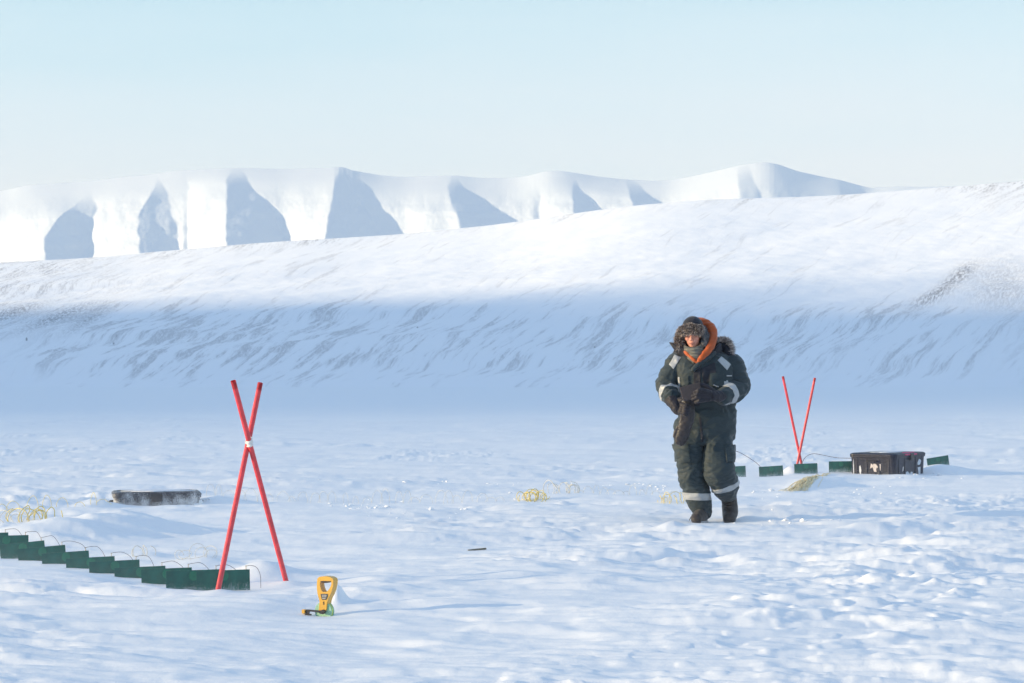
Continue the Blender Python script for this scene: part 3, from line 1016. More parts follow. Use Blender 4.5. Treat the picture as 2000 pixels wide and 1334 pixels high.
# ------------------------------------------------------------------ crates
def crate(loc, yaw, L, W, H, mat, label, rim=True, seed=0):
    """L along local x, W along local y, lidded tote with ribs, rim, corner posts and latches"""
    root = empty('storage_crate', loc, (0, 0, yaw))
    tag(root, label, 'crate')
    bm = bmesh.new()
    def ring(w, d, r, z):
        return [(x, y, z) for x, y in rrect(w, d, r, 5)]
    rings_loft(bm, [ring(L * 0.93, W * 0.93, 0.05, 0), ring(L * 0.945, W * 0.945, 0.055, H * 0.3), ring(L * 0.965, W * 0.965, 0.06, H * 0.80), ring(L * 0.97, W * 0.97, 0.06, H * 0.86)])
    # upright ribs
    for s in (-1, 1):
        for fx in (-0.36, -0.17, 0.17, 0.36):
            box(bm, (fx * L, s * W * 0.477, H * 0.42), (0.028, 0.015, H * 0.82), bev=0.004)
        for fy in (-0.34, -0.13, 0.13, 0.34):
            box(bm, (s * L * 0.477, fy * W, H * 0.42), (0.015, 0.028, H * 0.82), bev=0.004)
    o = from_bm('body', recalc(bm), mat, root)
    bm = bmesh.new()
    rings_loft(bm, [ring(L * 0.985, W * 0.985, 0.062, H * 0.82), ring(L * 1.0, W * 1.0, 0.066, H * 0.83), ring(L * 1.0, W * 1.0, 0.066, H * 0.885), ring(L * 0.985, W * 0.985, 0.062, H * 0.892)])
    from_bm('rim', recalc(bm), mat, root)
    bm = bmesh.new()
    rings_loft(bm, [ring(L * 1.006, W * 1.006, 0.068, H * 0.892), ring(L * 1.010, W * 1.010, 0.07, H * 0.905), ring(L * 1.006, W * 1.006, 0.07, H * 0.945), ring(L * 0.96, W * 0.96, 0.075, H * 0.985),
                    ring(L * 0.90, W * 0.90, 0.07, H * 0.992), ring(L * 0.885, W * 0.885, 0.065, H * 0.972), ring(L * 0.80, W * 0.80, 0.06, H * 0.975), ring(L * 0.78, W * 0.78, 0.05, H * 0.995)])
    from_bm('lid', recalc(bm), mat, root)
    for s in (-1, 1):
        bm = bmesh.new()
        box(bm, (0, s * W * 0.512, H * 0.84), (0.11, 0.022, 0.085), bev=0.006)
        box(bm, (0, s * W * 0.522, H * 0.79), (0.075, 0.016, 0.03), bev=0.005)
        from_bm('latch', bm, M_BLACK, root)
        bm = bmesh.new()
        tube(bm, spline([(s * L * 0.49, -0.07, H * 0.70), (s * (L * 0.49 + 0.03), -0.06, H * 0.69), (s * (L * 0.49 + 0.034), 0, H * 0.685), (s * (L * 0.49 + 0.03), 0.06, H * 0.69), (s * L * 0.49, 0.07, H * 0.70)], 5), 0.009, 8)
        from_bm('handle', bm, M_BLACK, root, True)
    return root


def patch_on(root, name, mat, face, poly, L, W, H, lift=0.003):
    """thin flat label with outline poly on a side: face 'x-' or 'y-'; poly in (along, height) metres"""
    bm = bmesh.new()
    vs, vt = [], []
    for u, z in poly:
        k = 0.465 + 0.02 * min(1, z / H / 0.8)
        if face == 'y-':
            vs.append(bm.verts.new((u, -W * k - 0.0005, z)))
            vt.append(bm.verts.new((u, -W * k - lift, z)))
        else:
            vs.append(bm.verts.new((-L * k - 0.0005, u, z)))
            vt.append(bm.verts.new((-L * k - lift, u, z)))
    bm.faces.new(vs)
    bm.faces.new(vt[::-1])
    n = len(vs)
    for i in range(n):
        bm.faces.new((vs[i], vt[i], vt[(i + 1) % n], vs[(i + 1) % n]))
    return from_bm(name, recalc(bm), mat, root)


def blob(cx, cz, rx, rz, seed, n=14):
    rnd = random.Random(seed)
    return [(cx + rx * math.cos(k * math.tau / n) * (0.7 + 0.5 * rnd.random()), cz + rz * math.sin(k * math.tau / n) * (0.7 + 0.5 * rnd.random())) for k in range(n)]


def build_crates():
    # right crate: nearest corner at photo column 1742; local -y face looks right of the camera, -x face looks left
    th = R(32)
    L, W, H = 1.05, 0.66, 0.345
    corner = at(1748, 932, 31.35)
    ex, ey = Vector((math.sin(th), math.cos(th), 0)), Vector((-math.cos(th), math.sin(th), 0))
    c = corner + ex * (L / 2) * 0.97 + ey * (W / 2) * 0.97
    c.z = corner.z - 0.035
    yaw = math.atan2(ex.y, ex.x)
    r = crate(c, yaw, L, W, H, M_CRATE, 'black ribbed plastic crate with white scraps and a pink strip, right of the red V')
    f = 'x-'
    # left-looking face (local -x): along +y is to the left in the picture
    patch_on(r, 'label_sheet', M_STICK, f, [(-0.02, .10), (-0.055, .10), (-0.05, .13), (-0.06, .16), (-0.085, .12), (-0.11, .115), (-0.115, .20), (-0.075, .205), (-0.07, .17), (-0.05, .20), (-0.02, .205), (0.0, .19), (0.02, .21), (0.035, .14), (0.0, .16)], L, W, H)
    patch_on(r, 'label_sheet', M_STICK, f, [(.095, .11), (.085, .16), (.075, .11)], L, W, H)
    patch_on(r, 'frost_patch', M_FROST, f, blob(.175, .11, .014, .07, 5), L, W, H)
    patch_on(r, 'frost_patch', M_FROST, f, blob(.268, .13, .006, .12, 6), L, W, H)
    f = 'y-'
    patch_on(r, 'label_sheet', M_STICK, f, [(-0.265, .10), (-0.225, .11), (-0.215, .165), (-0.245, .16)], L, W, H)
    patch_on(r, 'frost_patch', M_FROST, f, blob(.30, .205, .055, .045, 11), L, W, H)
    patch_on(r, 'frost_patch', M_FROST, f, [(.25, .14), (.345, .145), (.35, .03), (.30, .02), (.285, .08)], L, W, H)
    patch_on(r, 'frost_patch', M_FROST, f, blob(-.09, .06, .075, .035, 12), L, W, H)
    patch_on(r, 'frost_patch', M_FROST, f, blob(.05, .065, .04, .03, 13), L, W, H)
    bm = bmesh.new()
    box(bm, (-0.02, -W * 0.507, H * 0.925), (0.40, 0.010, 0.020), bev=0.004)
    box(bm, (-0.02, -W * 0.475, H * 0.965), (0.38, 0.05, 0.012), Matrix.Rotation(R(38), 3, 'X'), bev=0.003)
    from_bm('tape_strip', bm, M_PINK, r)
    bm = bmesh.new()
    rings_loft(bm, [[(x - .03, y, H * .9955) for x, y in blob(0, 0, .27, .19, 21, 24)], [(x * .93 - .03, y * .93, H * 1.012) for x, y in blob(0, 0, .27, .19, 21, 24)], [(x * .6 - .03, y * .6, H * 1.02) for x, y in blob(0, 0, .27, .19, 21, 24)]])
    from_bm('snow_crust', recalc(bm), M_FROST, r, True)
    # left crate, sunk to its lid
    th = R(10)
    L2, W2, H2 = 0.90, 0.60, 0.345
    p = at(303, 986, 24.9)
    z_top = at(300, 958, 25.0).z
    r = crate(Vector((p.x, 25.0, z_top - H2)), R(10), L2, W2, H2, M_CRATE2, 'frosted black crate sunk in the snow up to its lid, behind the near boards')
    bm = bmesh.new()
    rings_loft(bm, [[(x + .02, y, H2 * .9955) for x, y in blob(0, 0, .34, .21, 31, 26)], [(x * .95 + .02, y * .95, H2 * 1.012) for x, y in blob(0, 0, .34, .21, 31, 26)], [(x * .6 + .02, y * .6, H2 * 1.025) for x, y in blob(0, 0, .34, .21, 31, 26)]])
    from_bm('snow_crust', recalc(bm), M_FROST, r, True)
    patch_on(r, 'label_sheet', M_STICK, 'y-', [(.075, .195), (.135, .195), (.135, .165), (.075, .165)], L2, W2, H2, 0.006)


# ------------------------------------------------------------------ open reel tape measure
def build_tape_measure():
    k = 0.000274
    foot = at(634, 1198, 13.3)
    root = empty('tape_measure', foot, (0, R(-1.5), R(-24)))
    tag(root, 'yellow open reel tape measure with black crank standing in the snow by the crossed poles', 'tape measure')
    cs = 1 / math.cos(R(24))
    def pt(x, z):
        return ((x - 735) * k * cs, (1040 - z) * k)
    th = 0.052
    outer = [(655, 330), (690, 296), (760, 284), (830, 284), (910, 296), (970, 325), (985, 370), (978, 450), (950, 560), (915, 645), (870, 720), (845, 790), (832, 880), (822, 965), (668, 965), (676, 880), (688, 790), (672, 720), (650, 640), (640, 550), (640, 450), (646, 380)]
    inner = [(712, 395), (725, 380), (765, 376), (830, 376), (900, 380), (938, 395), (942, 420), (934, 460), (905, 520), (872, 560), (850, 585), (838, 592), (815, 594), (800, 595), (790, 595), (780, 595), (765, 594), (750, 588), (735, 570), (715, 520), (702, 460), (704, 420)]
    bm = bmesh.new()
    prism(bm, [pt(*p) for p in outer], -th / 2, th / 2, [pt(*p) for p in inner])
    es = [e for e in bm.edges if e.calc_face_angle(0) > 0.7]
    bmesh.ops.bevel(bm, geom=es, offset=0.0035, segments=2, affect='EDGES')
    from_bm('frame', recalc(bm), M_YPLAST, root)
    bm = bmesh.new()
    prism(bm, [pt(*p) for p in [(720, 378), (930, 378), (925, 398), (880, 412), (830, 418), (780, 414), (735, 402)]], -th / 2 - 0.002, th / 2 + 0.002)
    from_bm('handle_strip', recalc(bm), M_BLACK, root)  # black strip along the top of the handle opening
    bm = bmesh.new()
    prism(bm, [pt(*p) for p in [(718, 636), (790, 630), (868, 636), (860, 690), (828, 750), (745, 750), (726, 690)]], -th / 2 - 0.0025, -th / 2 + 0.001)
    o = from_bm('nameplate', recalc(bm), M_GREY, root)
    bm = bmesh.new()
    rnd = random.Random(4)
    for z, x0, x1 in ((660, 748, 838), (692, 748, 832), (725, 757, 815)):
        x = x0
        while x < x1:
            w = rnd.choice((9, 12, 15))
            prism(bm, [pt(x, z - 8), pt(x + w, z - 8), pt(x + w, z + 7), pt(x, z + 7)], -th / 2 - 0.0036, -th / 2 - 0.0026)
            x += w + 5
    from_bm('lettering', recalc(bm), M_PRINT, o)
    bm = bmesh.new()
    prism(bm, [pt(*p) for p in [(760, 790), (785, 788), (780, 812), (790, 840), (762, 850), (770, 818)]], -th / 2 - 0.002, -th / 2 + 0.001)
    from_bm('mark', recalc(bm), M_BLACK, root)
    # slot on the lit side
    bm = bmesh.new()
    xl = pt(668, 700)[0]
    box(bm, (xl - 0.0005, 0, pt(0, 715)[1]), (0.006, 0.022, 0.024), Matrix.Rotation(R(-12), 3, 'Y'), bev=0.001)
    from_bm('tape_slot', bm, M_ORANGE, root)
    # reel
    cx, cz = pt(742, 985)
    rad = 0.052
    def ring(y, r):
        return [(cx + r * math.cos(a), y, cz + r * math.sin(a)) for a in np.linspace(0, math.tau, 49)[:-1]]
    bm = bmesh.new()
    rings_loft(bm, [ring(-0.017, rad * 0.98), ring(-0.016, rad), ring(-0.010, rad), ring(-0.009, rad * 0.9)])
    rings_loft(bm, [ring(0.009, rad * 0.9), ring(0.010, rad), ring(0.016, rad), ring(0.017, rad * 0.98)])
    o = from_bm('reel', recalc(bm), M_REEL, root)
    bm = bmesh.new()
    rings_loft(bm, [ring(-0.0095, rad * 0.95), ring(0.0095, rad * 0.95)])
    from_bm('tape_winding', recalc(bm), M_LIME, o)
    # crank
    bm = bmesh.new()
    hx, hz = pt(775, 985)
    yb = -th / 2 - 0.010
    tube(bm, [(hx, -th / 2 + 0.004, hz), (hx, yb - 0.006, hz)], 0.011, 16)
    ex_, ez_ = pt(440, 968)
    prism(bm, [pt(*p) for p in [(440, 945), (470, 945), (700, 962), (790, 950), (820, 975), (815, 1020), (780, 1035), (720, 1030), (690, 1000), (500, 985), (485, 1030), (530, 1035), (530, 1062), (440, 1058), (412, 1040), (418, 965)]], yb - 0.005, yb + 0.004)
    bmesh.ops.bevel(bm, geom=[e for e in bm.edges if e.calc_face_angle(0) > 1.0], offset=0.0012, segments=1, affect='EDGES')
    crank = from_bm('crank', recalc(bm), M_BLACK, root)
    bm = bmesh.new()
    x_, z_ = pt(384, 985)
    box(bm, (x_, yb, z_), (0.020, 0.026, 0.022), bev=0.003)
    from_bm('crank_knob', bm, M_YPLAST, crank)
    bm = bmesh.new()
    x_, z_ = pt(392, 1068)
    box(bm, (x_, yb, z_), (0.016, 0.018, 0.020), bev=0.002)
    from_bm('tape_hook', bm, M_STEEL, root)


# ------------------------------------------------------------------ cables
def coil(name, label, px, py, d, loops, mat, rad, r=0.0035, seed=1, group=None, lean=0.5, spread=0.15, flat=0.0, along=(1, 0)):
    """a tangle of loops standing out of the snow"""
    rnd = random.Random(seed)
    c = at(px, py, d)
    c.z = gz(c.x, c.y)
    bm = bmesh.new()
    pts = []
    ph = rnd.random() * 6
    for i in range(loops):
        u = (i / max(1, loops - 1) - 0.5) * 2
        cx, cy = along[0] * u * spread + rnd.uniform(-.05, .05), along[1] * u * spread + rnd.uniform(-.09, .09)
        rr = rad * rnd.uniform(0.45, 1.15)
        yaw = rnd.uniform(-lean, lean) * 1.5
        tl = rnd.uniform(-0.8, 0.8) + flat
        for k in range(18):
            a = ph + k * math.tau / 18
            lx, lz = rr * math.cos(a), rr * math.sin(a) * (1 + 0.1 * rnd.random())
            v = Vector((lx * math.cos(yaw), lx * math.sin(yaw) + lz * math.sin(tl), lz * math.cos(tl) + rr * 0.45))
            pts.append(v + Vector((cx + 0.25 * spread / loops * k / 18, cy, 0)))
        ph += rnd.uniform(-.3, .3)
    sm = []
    n = len(pts)
    for i in range(n):
        q = pts[max(0, i - 2):i + 3]
        sm.append(sum(q, Vector()) / len(q))
    tube(bm, sm, r, 5)
    o = from_bm(name, bm, mat, None, True)
    o.location = c
    tag(o, label, 'cable', group)
    return o


def build_cables():
    g = 'coils of yellow cable on the snow'
    coil('cable_coil', 'tangle of yellow cable standing above the left end of the near board row', 66, 1032, 21.0, 9, M_YCABLE, 0.125, 0.0042, 3, g, 0.7, 0.14)
    coil('cable_coil', 'pale coil of cable half buried beside the yellow tangle at the left edge', 28, 1030, 21.0, 5, M_PCABLE, 0.09, 0.003, 5, g, 0.6, 0.07)
    coil('cable_coil', 'bright yellow coil in the middle of the snow field left of the person', 1042, 975, 25.6, 15, M_YCABLE, 0.085, 0.0040, 7, g, 0.5, 0.085, 0.5, (1, 0.4))
    coil('cable_coil', 'paler loose loops of cable just right of the bright middle coil', 1100, 962, 26.6, 9, M_PCABLE, 0.10, 0.0034, 9, g, 0.6, 0.15)
    coil('cable_coil', 'small yellow coil by the lower leg of the person', 1312, 985, 24.6, 9, M_YCABLE, 0.085, 0.0030, 12, g, 0.8, 0.14)
    coil('cable_coil', 'pale arched cable over a snow hump left of the crossed poles', 390, 1086, 17.0, 6, M_PCABLE, 0.075, 0.0018, 15, g, 0.5, 0.10, 0.3)
    coil('cable_coil', 'small frosted loop of cable above the middle of the near board row', 281, 1088, 17.3, 3, M_PCABLE, 0.06, 0.0028, 16, g, 0.4, 0.04)
    # heap right of the person: many strands running down over the drift
    rnd = random.Random(8)
    bm = bmesh.new()
    base = at(1575, 948, 29.3)
    base.z = 0
    for i in range(85):
        o1, o2 = rnd.gauss(0, 0.10), rnd.gauss(0, 0.10)
        st = rnd.uniform(0, 0.45)
        pts = []
        for s in np.linspace(st, min(1.0, st + rnd.uniform(0.35, 0.7)), 9):
            ctr = at(1530, 968, 27.0).lerp(at(1612, 928, 31.2), float(s))
            x, y = ctr.x + o1 * (1 - s) + o2 * s * 0.5 + 0.03 * math.sin(s * 9 + i), ctr.y + o2 * 2.0
            pts.append((x, y))
        zz = ground_height(np.array([p[0] for p in pts]), np.array([p[1] for p in pts]), np.full(len(pts), 0.05))
        tube(bm, spline([Vector((x, y, z + 0.002 + 0.03 * rnd.random() * math.exp(-(o1 / .1) ** 2))) - base for (x, y), z in zip(pts, zz)], 3), 0.0032, 5)
    o = from_bm('cable_bundle', bm, M_HEAP, None, True)
    o.location = base
    tag(o, 'spread bundle of pale yellow cable over a drift between person and black crate', 'cable')
    # the long cable lying in small arches across the field
    def arches(name, label, x0, x1, y0, y1, d0, d1, n, h, mat, r, seed):
        rnd = random.Random(seed)
        pts = []
        b0 = at((x0 + x1) / 2, (y0 + y1) / 2, (d0 + d1) / 2)
        b0.z = 0
        for i in range(n):
            s = (i + rnd.uniform(-.3, .3)) / n
            d = d0 + (d1 - d0) * s
            c = at(x0 + (x1 - x0) * s, y0 + (y1 - y0) * s, d)
            w = rnd.uniform(0.03, 0.075)
            hh = h * rnd.uniform(0.35, 1.15)
            for k in range(7):
                a = math.pi * k / 6
                x, y = c.x - w * math.cos(a), c.y + rnd.uniform(-.03, .03)
                pts.append(Vector((x, y, hh * math.sin(a) - 0.012)))
        zz = ground_height(np.array([p.x for p in pts]), np.array([p.y for p in pts]), np.full(len(pts), 0.08))
        bm = bmesh.new()
        tube(bm, spline([p + Vector((0, 0, float(z))) - b0 for p, z in zip(pts, zz)], 3), r, 5)
        o = from_bm(name, bm, mat, None, True)
        o.location = b0
        tag(o, label, 'cable')
    arches('cable', 'thin pale cable lying in a row of small arches across the middle snow field', 385, 1000, 966, 980, 25.6, 25.4, 30, 0.15, M_PCABLE, 0.0019, 3)
    arches('cable', 'short run of frosted cable arches between the bright coil and the person', 1120, 1330, 968, 968, 26.4, 26.4, 14, 0.11, M_PCABLE, 0.0020, 4)
    arches('cable', 'thin yellowish cable looping from the left edge towards the sunken crate', 0, 240, 1000, 992, 22.8, 24.4, 8, 0.13, M_YCABLE, 0.0024, 6)
    # lath
    p = at(932, 1074, 18.2)
    z = gz(p.x, p.y)
    root = empty('wooden_lath', (p.x, p.y, z), (0, R(-5), R(14)))
    tag(root, 'short grey lath lying half buried alone in the middle of the snow', 'lath')
    bm = bmesh.new()
    box(bm, (0, 0, 0.006), (0.14, 0.028, 0.012), bev=0.002)
    from_bm('strip', bm, M_WOOD, root)
    bm = bmesh.new()
    tube(bm, [(-.02, -.016, .002), (-.02, -.022, .002)], 0.005, 10)
    from_bm('bolt', bm, M_BLACK, root)
    p = at(248, 1022, 20.8)
    bm = bmesh.new()
    tube(bm, [(0, 0, -.03), (.003, 0, .02), (0.006, 0, .055)], 0.0022, 6)
    o = from_bm('twig', bm, M_WOOD, None, True)
    o.location = (p.x, p.y, gz(p.x, p.y))
    tag(o, 'tiny upright twig in the snow below the sunken crate', 'twig')


# ------------------------------------------------------------------ broken lumps of crust
def build_clods():
    rnd = random.Random(21)
    spots = [(700, 985, 70, 10, 70, 1.0), (830, 1000, 90, 12, 50, 0.8), (690, 992, 25, 4, 14, 1.6), (410, 985, 25, 6, 16, 1.1), (1250, 950, 70, 10, 60, 1.0), (960, 955, 200, 20, 60, 0.7),
             (1810, 935, 70, 10, 36, 1.2), (1690, 960, 120, 14, 40, 0.8), (1480, 965, 60, 14, 34, 1.0), (1600, 1025, 120, 12, 30, 1.0), ]
    bm = bmesh.new()
    for cx, cy, sx, sy, n, size in spots:
        for _ in range(int(n * 0.45)):
            px, py = rnd.gauss(cx, sx * 0.6), rnd.gauss(cy, sy * 0.6)
            d = 1.3 * F / max(40.0, py - HOR)
            p = at(px, py, d)
            z = gz(p.x, p.y)
            r = max(0.009, rnd.lognormvariate(-4.45, 0.45) * size)
            g = bmesh.ops.create_icosphere(bm, subdivisions=2, radius=r)
            M = Matrix.Rotation(rnd.random() * 6.3, 3, 'Z') @ Matrix.Rotation(rnd.uniform(-.5, .5), 3, 'X')
            sc = Vector((rnd.uniform(.8, 1.9), rnd.uniform(.8, 1.6), rnd.uniform(.5, 1.0)))
            off = Vector((rnd.random() * 50, rnd.random() * 50, rnd.random() * 50))
            co = np.array([v.co[:] for v in g['verts']])
            nn = noise3(*((co / r * 1.1 + np.array(off)).T))
            for v, q in zip(g['verts'], nn):
                w = v.co * (1 + 0.55 * q)
                v.co = M @ Vector((w.x * sc.x, w.y * sc.y, w.z * sc.z)) + Vector((p.x, p.y, z - r * 0.05))
    o = from_bm('snow_clods', bm, SNOW, None, False)
    tag(o, 'small broken lumps of wind crust scattered over the snow field', 'snow clods', kind='stuff')
# ------------------------------------------------------------------ the person
PX0, PD, PS = 1372.0, 21.7, F / 21.7          # foot point column, distance, photo pixels per metre there


def L_(px, py, y=0.0):
    """photo pixel -> figure coordinates (x right, y away, z up), y metres behind the foot point"""
    k = (PD + y) / PD
    return Vector(((px - 1000) / PS * k - (PX0 - 1000) / PS, y, CAM_H + (HOR - py) / PS * k))


def chain(bm, pts, seg=22):
    """closed rounded limb through [(point, radius)], splined"""
    P = spline([Vector((p[0], p[1], p[2])) for p, r in pts], 5)
    Rr = spline([Vector((r, 0, 0)) for p, r in pts], 5)
    P, Rr = list(P), [v.x for v in Rr]
    t0, t1 = (P[0] - P[1]).normalized(), (P[-1] - P[-2]).normalized()
    pre = [(P[0] + t0 * Rr[0] * math.sin(a), Rr[0] * math.cos(a)) for a in (R(80), R(60), R(40), R(20))]
    post = [(P[-1] + t1 * Rr[-1] * math.sin(a), Rr[-1] * math.cos(a)) for a in (R(20), R(40), R(60), R(80))]
    allp = pre + list(zip(P, Rr)) + post
    tube(bm, [p for p, r in allp], [r for p, r in allp], seg)


def stack(bm, rows, seg=40, n=2.5):
    """closed body from horizontal super-ellipse rings (z, cx, cy, a, b)"""
    rings = []
    for z, cx, cy, a, b in rows:
        ring = []
        for k in range(seg):
            t = k * math.tau / seg
            c, s = math.cos(t), math.sin(t)
            ring.append((cx + a * math.copysign(abs(c) ** (2 / n), c), cy + b * math.copysign(abs(s) ** (2 / n), s), z))
        rings.append(ring)
    rings_loft(bm, rings)


def ell(bm, c, r, rot=None, sub=3):
    g = bmesh.ops.create_icosphere(bm, subdivisions=sub, radius=1.0)
    M = Matrix.Translation(c) @ (rot.to_4x4() if rot else Matrix.Identity(4)) @ Matrix.Diagonal((r[0], r[1], r[2], 1))
    bmesh.ops.transform(bm, matrix=M, verts=g['verts'])


def fuse(bm, voxel, smooth_n=3, fac=0.5):
    """one continuous surface out of overlapping closed shapes"""
    recalc(bm)
    me = bpy.data.meshes.new('tmp')
    bm.to_mesh(me)
    bm.free()
    o = bpy.data.objects.new('tmp', me)
    COL.objects.link(o)
    m = o.modifiers.new('r', 'REMESH')
    m.mode = 'VOXEL'
    m.voxel_size = voxel
    m.adaptivity = 0.0
    if smooth_n:
        s = o.modifiers.new('s', 'SMOOTH')
        s.factor = fac
        s.iterations = smooth_n
    dg = bpy.context.evaluated_depsgraph_get()
    dg.update()
    out = bpy.data.meshes.new_from_object(o.evaluated_get(dg))
    bpy.data.objects.remove(o)
    bpy.data.meshes.remove(me)
    return out


def get_co(me):
    a = np.empty(len(me.vertices) * 3, np.float32)
    me.vertices.foreach_get('co', a)
    return a.reshape(-1, 3).astype(float)


def get_no(me):
    a = np.empty(len(me.vertices) * 3, np.float32)
    me.vertex_normals.foreach_get('vector', a)
    return a.reshape(-1, 3).astype(float)


def set_co(me, co):
    me.vertices.foreach_set('co', co.astype(np.float32).ravel())
    me.update()


def wrinkle(me, amp, f=(7, 7, 15), seed=0.0, fine=0.35, mask=None):
    co, no = get_co(me), get_no(me)
    x, y, z = co.T
    w = noise3(x * 4 + seed, y * 4, z * 4)
    w2 = noise3(x * 4, y * 4 + seed, z * 4 + 9)
    a = noise3(x * f[0] + 1.1 * w, y * f[1] + seed, z * f[2] + 1.3 * w2 + 0.35 * f[2] * x)
    r = 1 - 2.0 * np.abs(a)
    b = noise3(x * f[0] * 2.3 + w * 2, y * f[1] * 2.3, z * f[2] * 1.9 + seed - 0.6 * f[2] * x)
    r2 = 1 - 2.0 * np.abs(b)
    d = amp * (0.55 * r + fine * r2 + 0.25 * noise3(x * 5, y * 5, z * 5 + seed))
    if mask is not None:
        d = d * mask(co)
    set_co(me, co + no * d[:, None])


def cut(me, planes, name, mat, parent, off=0.004, keep=None, thick=0.006):
    """part of the surface me between planes [(point, normal kept side)], lifted off it and given an edge"""
    bm = bmesh.new()
    bm.from_mesh(me)
    bm.normal_update()
    if keep:
        bmesh.ops.delete(bm, geom=[f for f in bm.faces if not keep(f.calc_center_median(), f.normal)], context='FACES')
    for p, n in planes:
        bmesh.ops.bisect_plane(bm, geom=bm.verts[:] + bm.edges[:] + bm.faces[:], plane_co=p, plane_no=n, clear_inner=True, clear_outer=False)
    if not bm.faces:
        bm.free()
        return None
    # keep the largest piece only
    seen, best = set(), []
    for f in bm.faces:
        if f in seen:
            continue
        st, grp = [f], [f]
        seen.add(f)
        while st:
            for e in st.pop().edges:
                for g in e.link_faces:
                    if g not in seen:
                        seen.add(g)
                        st.append(g)
                        grp.append(g)
        if len(grp) > len(best):
            best = grp
    keepf = set(best)
    bmesh.ops.delete(bm, geom=[f for f in bm.faces if f not in keepf], context='FACES')
    bm.normal_update()
    no = {v: v.normal.copy() for v in bm.verts}
    for v in bm.verts:
        v.co += no[v] * off
    border = [e for e in bm.edges if e.is_boundary]
    g = bmesh.ops.extrude_edge_only(bm, edges=border)
    nv = [e for e in g['geom'] if isinstance(e, bmesh.types.BMVert)]
    src = {}
    for v in nv:
        for e in v.link_edges:
            o = e.other_vert(v)
            if o in no:
                src[v] = o
    for v in nv:
        if v in src:
            v.co -= no[src[v]] * thick
    return from_bm(name, bm, mat, parent, True)


def front_poly(me, poly, name, mat, parent, off=0.005, thick=0.008, cond=None):
    """convex polygon in photo pixels (clockwise on screen), taken from the camera-facing side of me"""
    c = sum((L_(px, py) for px, py in poly), Vector()) / len(poly)
    pl = []
    for i in range(len(poly)):
        a, b = L_(*poly[i]), L_(*poly[(i + 1) % len(poly)])
        e = b - a
        n = Vector((e.z, 0, -e.x))
        if n.dot(c - a) < 0:
            n = -n
        pl.append((a, n))
    return cut(me, pl, name, mat, parent, off, lambda p, n: n.y < -0.02 and (cond is None or cond(p)), thick)


def fur(name, roots, length, width, parent, mat, seed, curl=0.4, droop=0.3):
    """tapered hairs: roots = [(point, direction)]"""
    rnd = random.Random(seed)
    bm = bmesh.new()
    lay = bm.verts.layers.float.new('tint')
    for p, n in roots:
        n = (Vector(n) + Vector((rnd.gauss(0, curl), rnd.gauss(0, curl), rnd.gauss(0, curl)))).normalized()
        l = length * rnd.uniform(0.55, 1.25)
        s = n.cross(Vector((rnd.random() - .5, rnd.random() - .5, rnd.random() - .5))).normalized() * width * rnd.uniform(.7, 1.3)
        p = Vector(p)
        m = p + n * l * 0.55 + Vector((0, 0, -droop * l * 0.15))
        e = p + n * l + Vector((rnd.gauss(0, .1) * l, rnd.gauss(0, .1) * l, -droop * l * 0.5))
        t = min(1, max(0, rnd.gauss(0.45, 0.28)))
        v = [bm.verts.new(q) for q in (p - s, p + s, m + s * 0.8, m - s * 0.8, e)]
        for q, dt in zip(v, (-.25, -.25, 0, 0, .25)):
            q[lay] = min(1, max(0, t + dt))
        bm.faces.new((v[0], v[1], v[2], v[3]))
        bm.faces.new((v[3], v[2], v[4]))
    return from_bm(name, bm, mat, parent, False)


def fur_material(name, cols):
    m, nt, b, L = new_mat(name)
    a = N(nt, 'ShaderNodeAttribute', attribute_name='tint')
    r = nt.nodes.new('ShaderNodeValToRGB')
    for i, (p, c) in enumerate(cols):
        e = r.color_ramp.elements[i] if i < 2 else r.color_ramp.elements.new(p)
        e.position = p
        e.color = rgba(c)
    L.new(a.outputs['Fac'], r.inputs['Fac'])
    L.new(r.outputs['Color'], b.inputs['Base Color'])
    b.inputs['Roughness'].default_value = 0.6
    b.inputs['Specular IOR Level'].default_value = 0.2
    return m


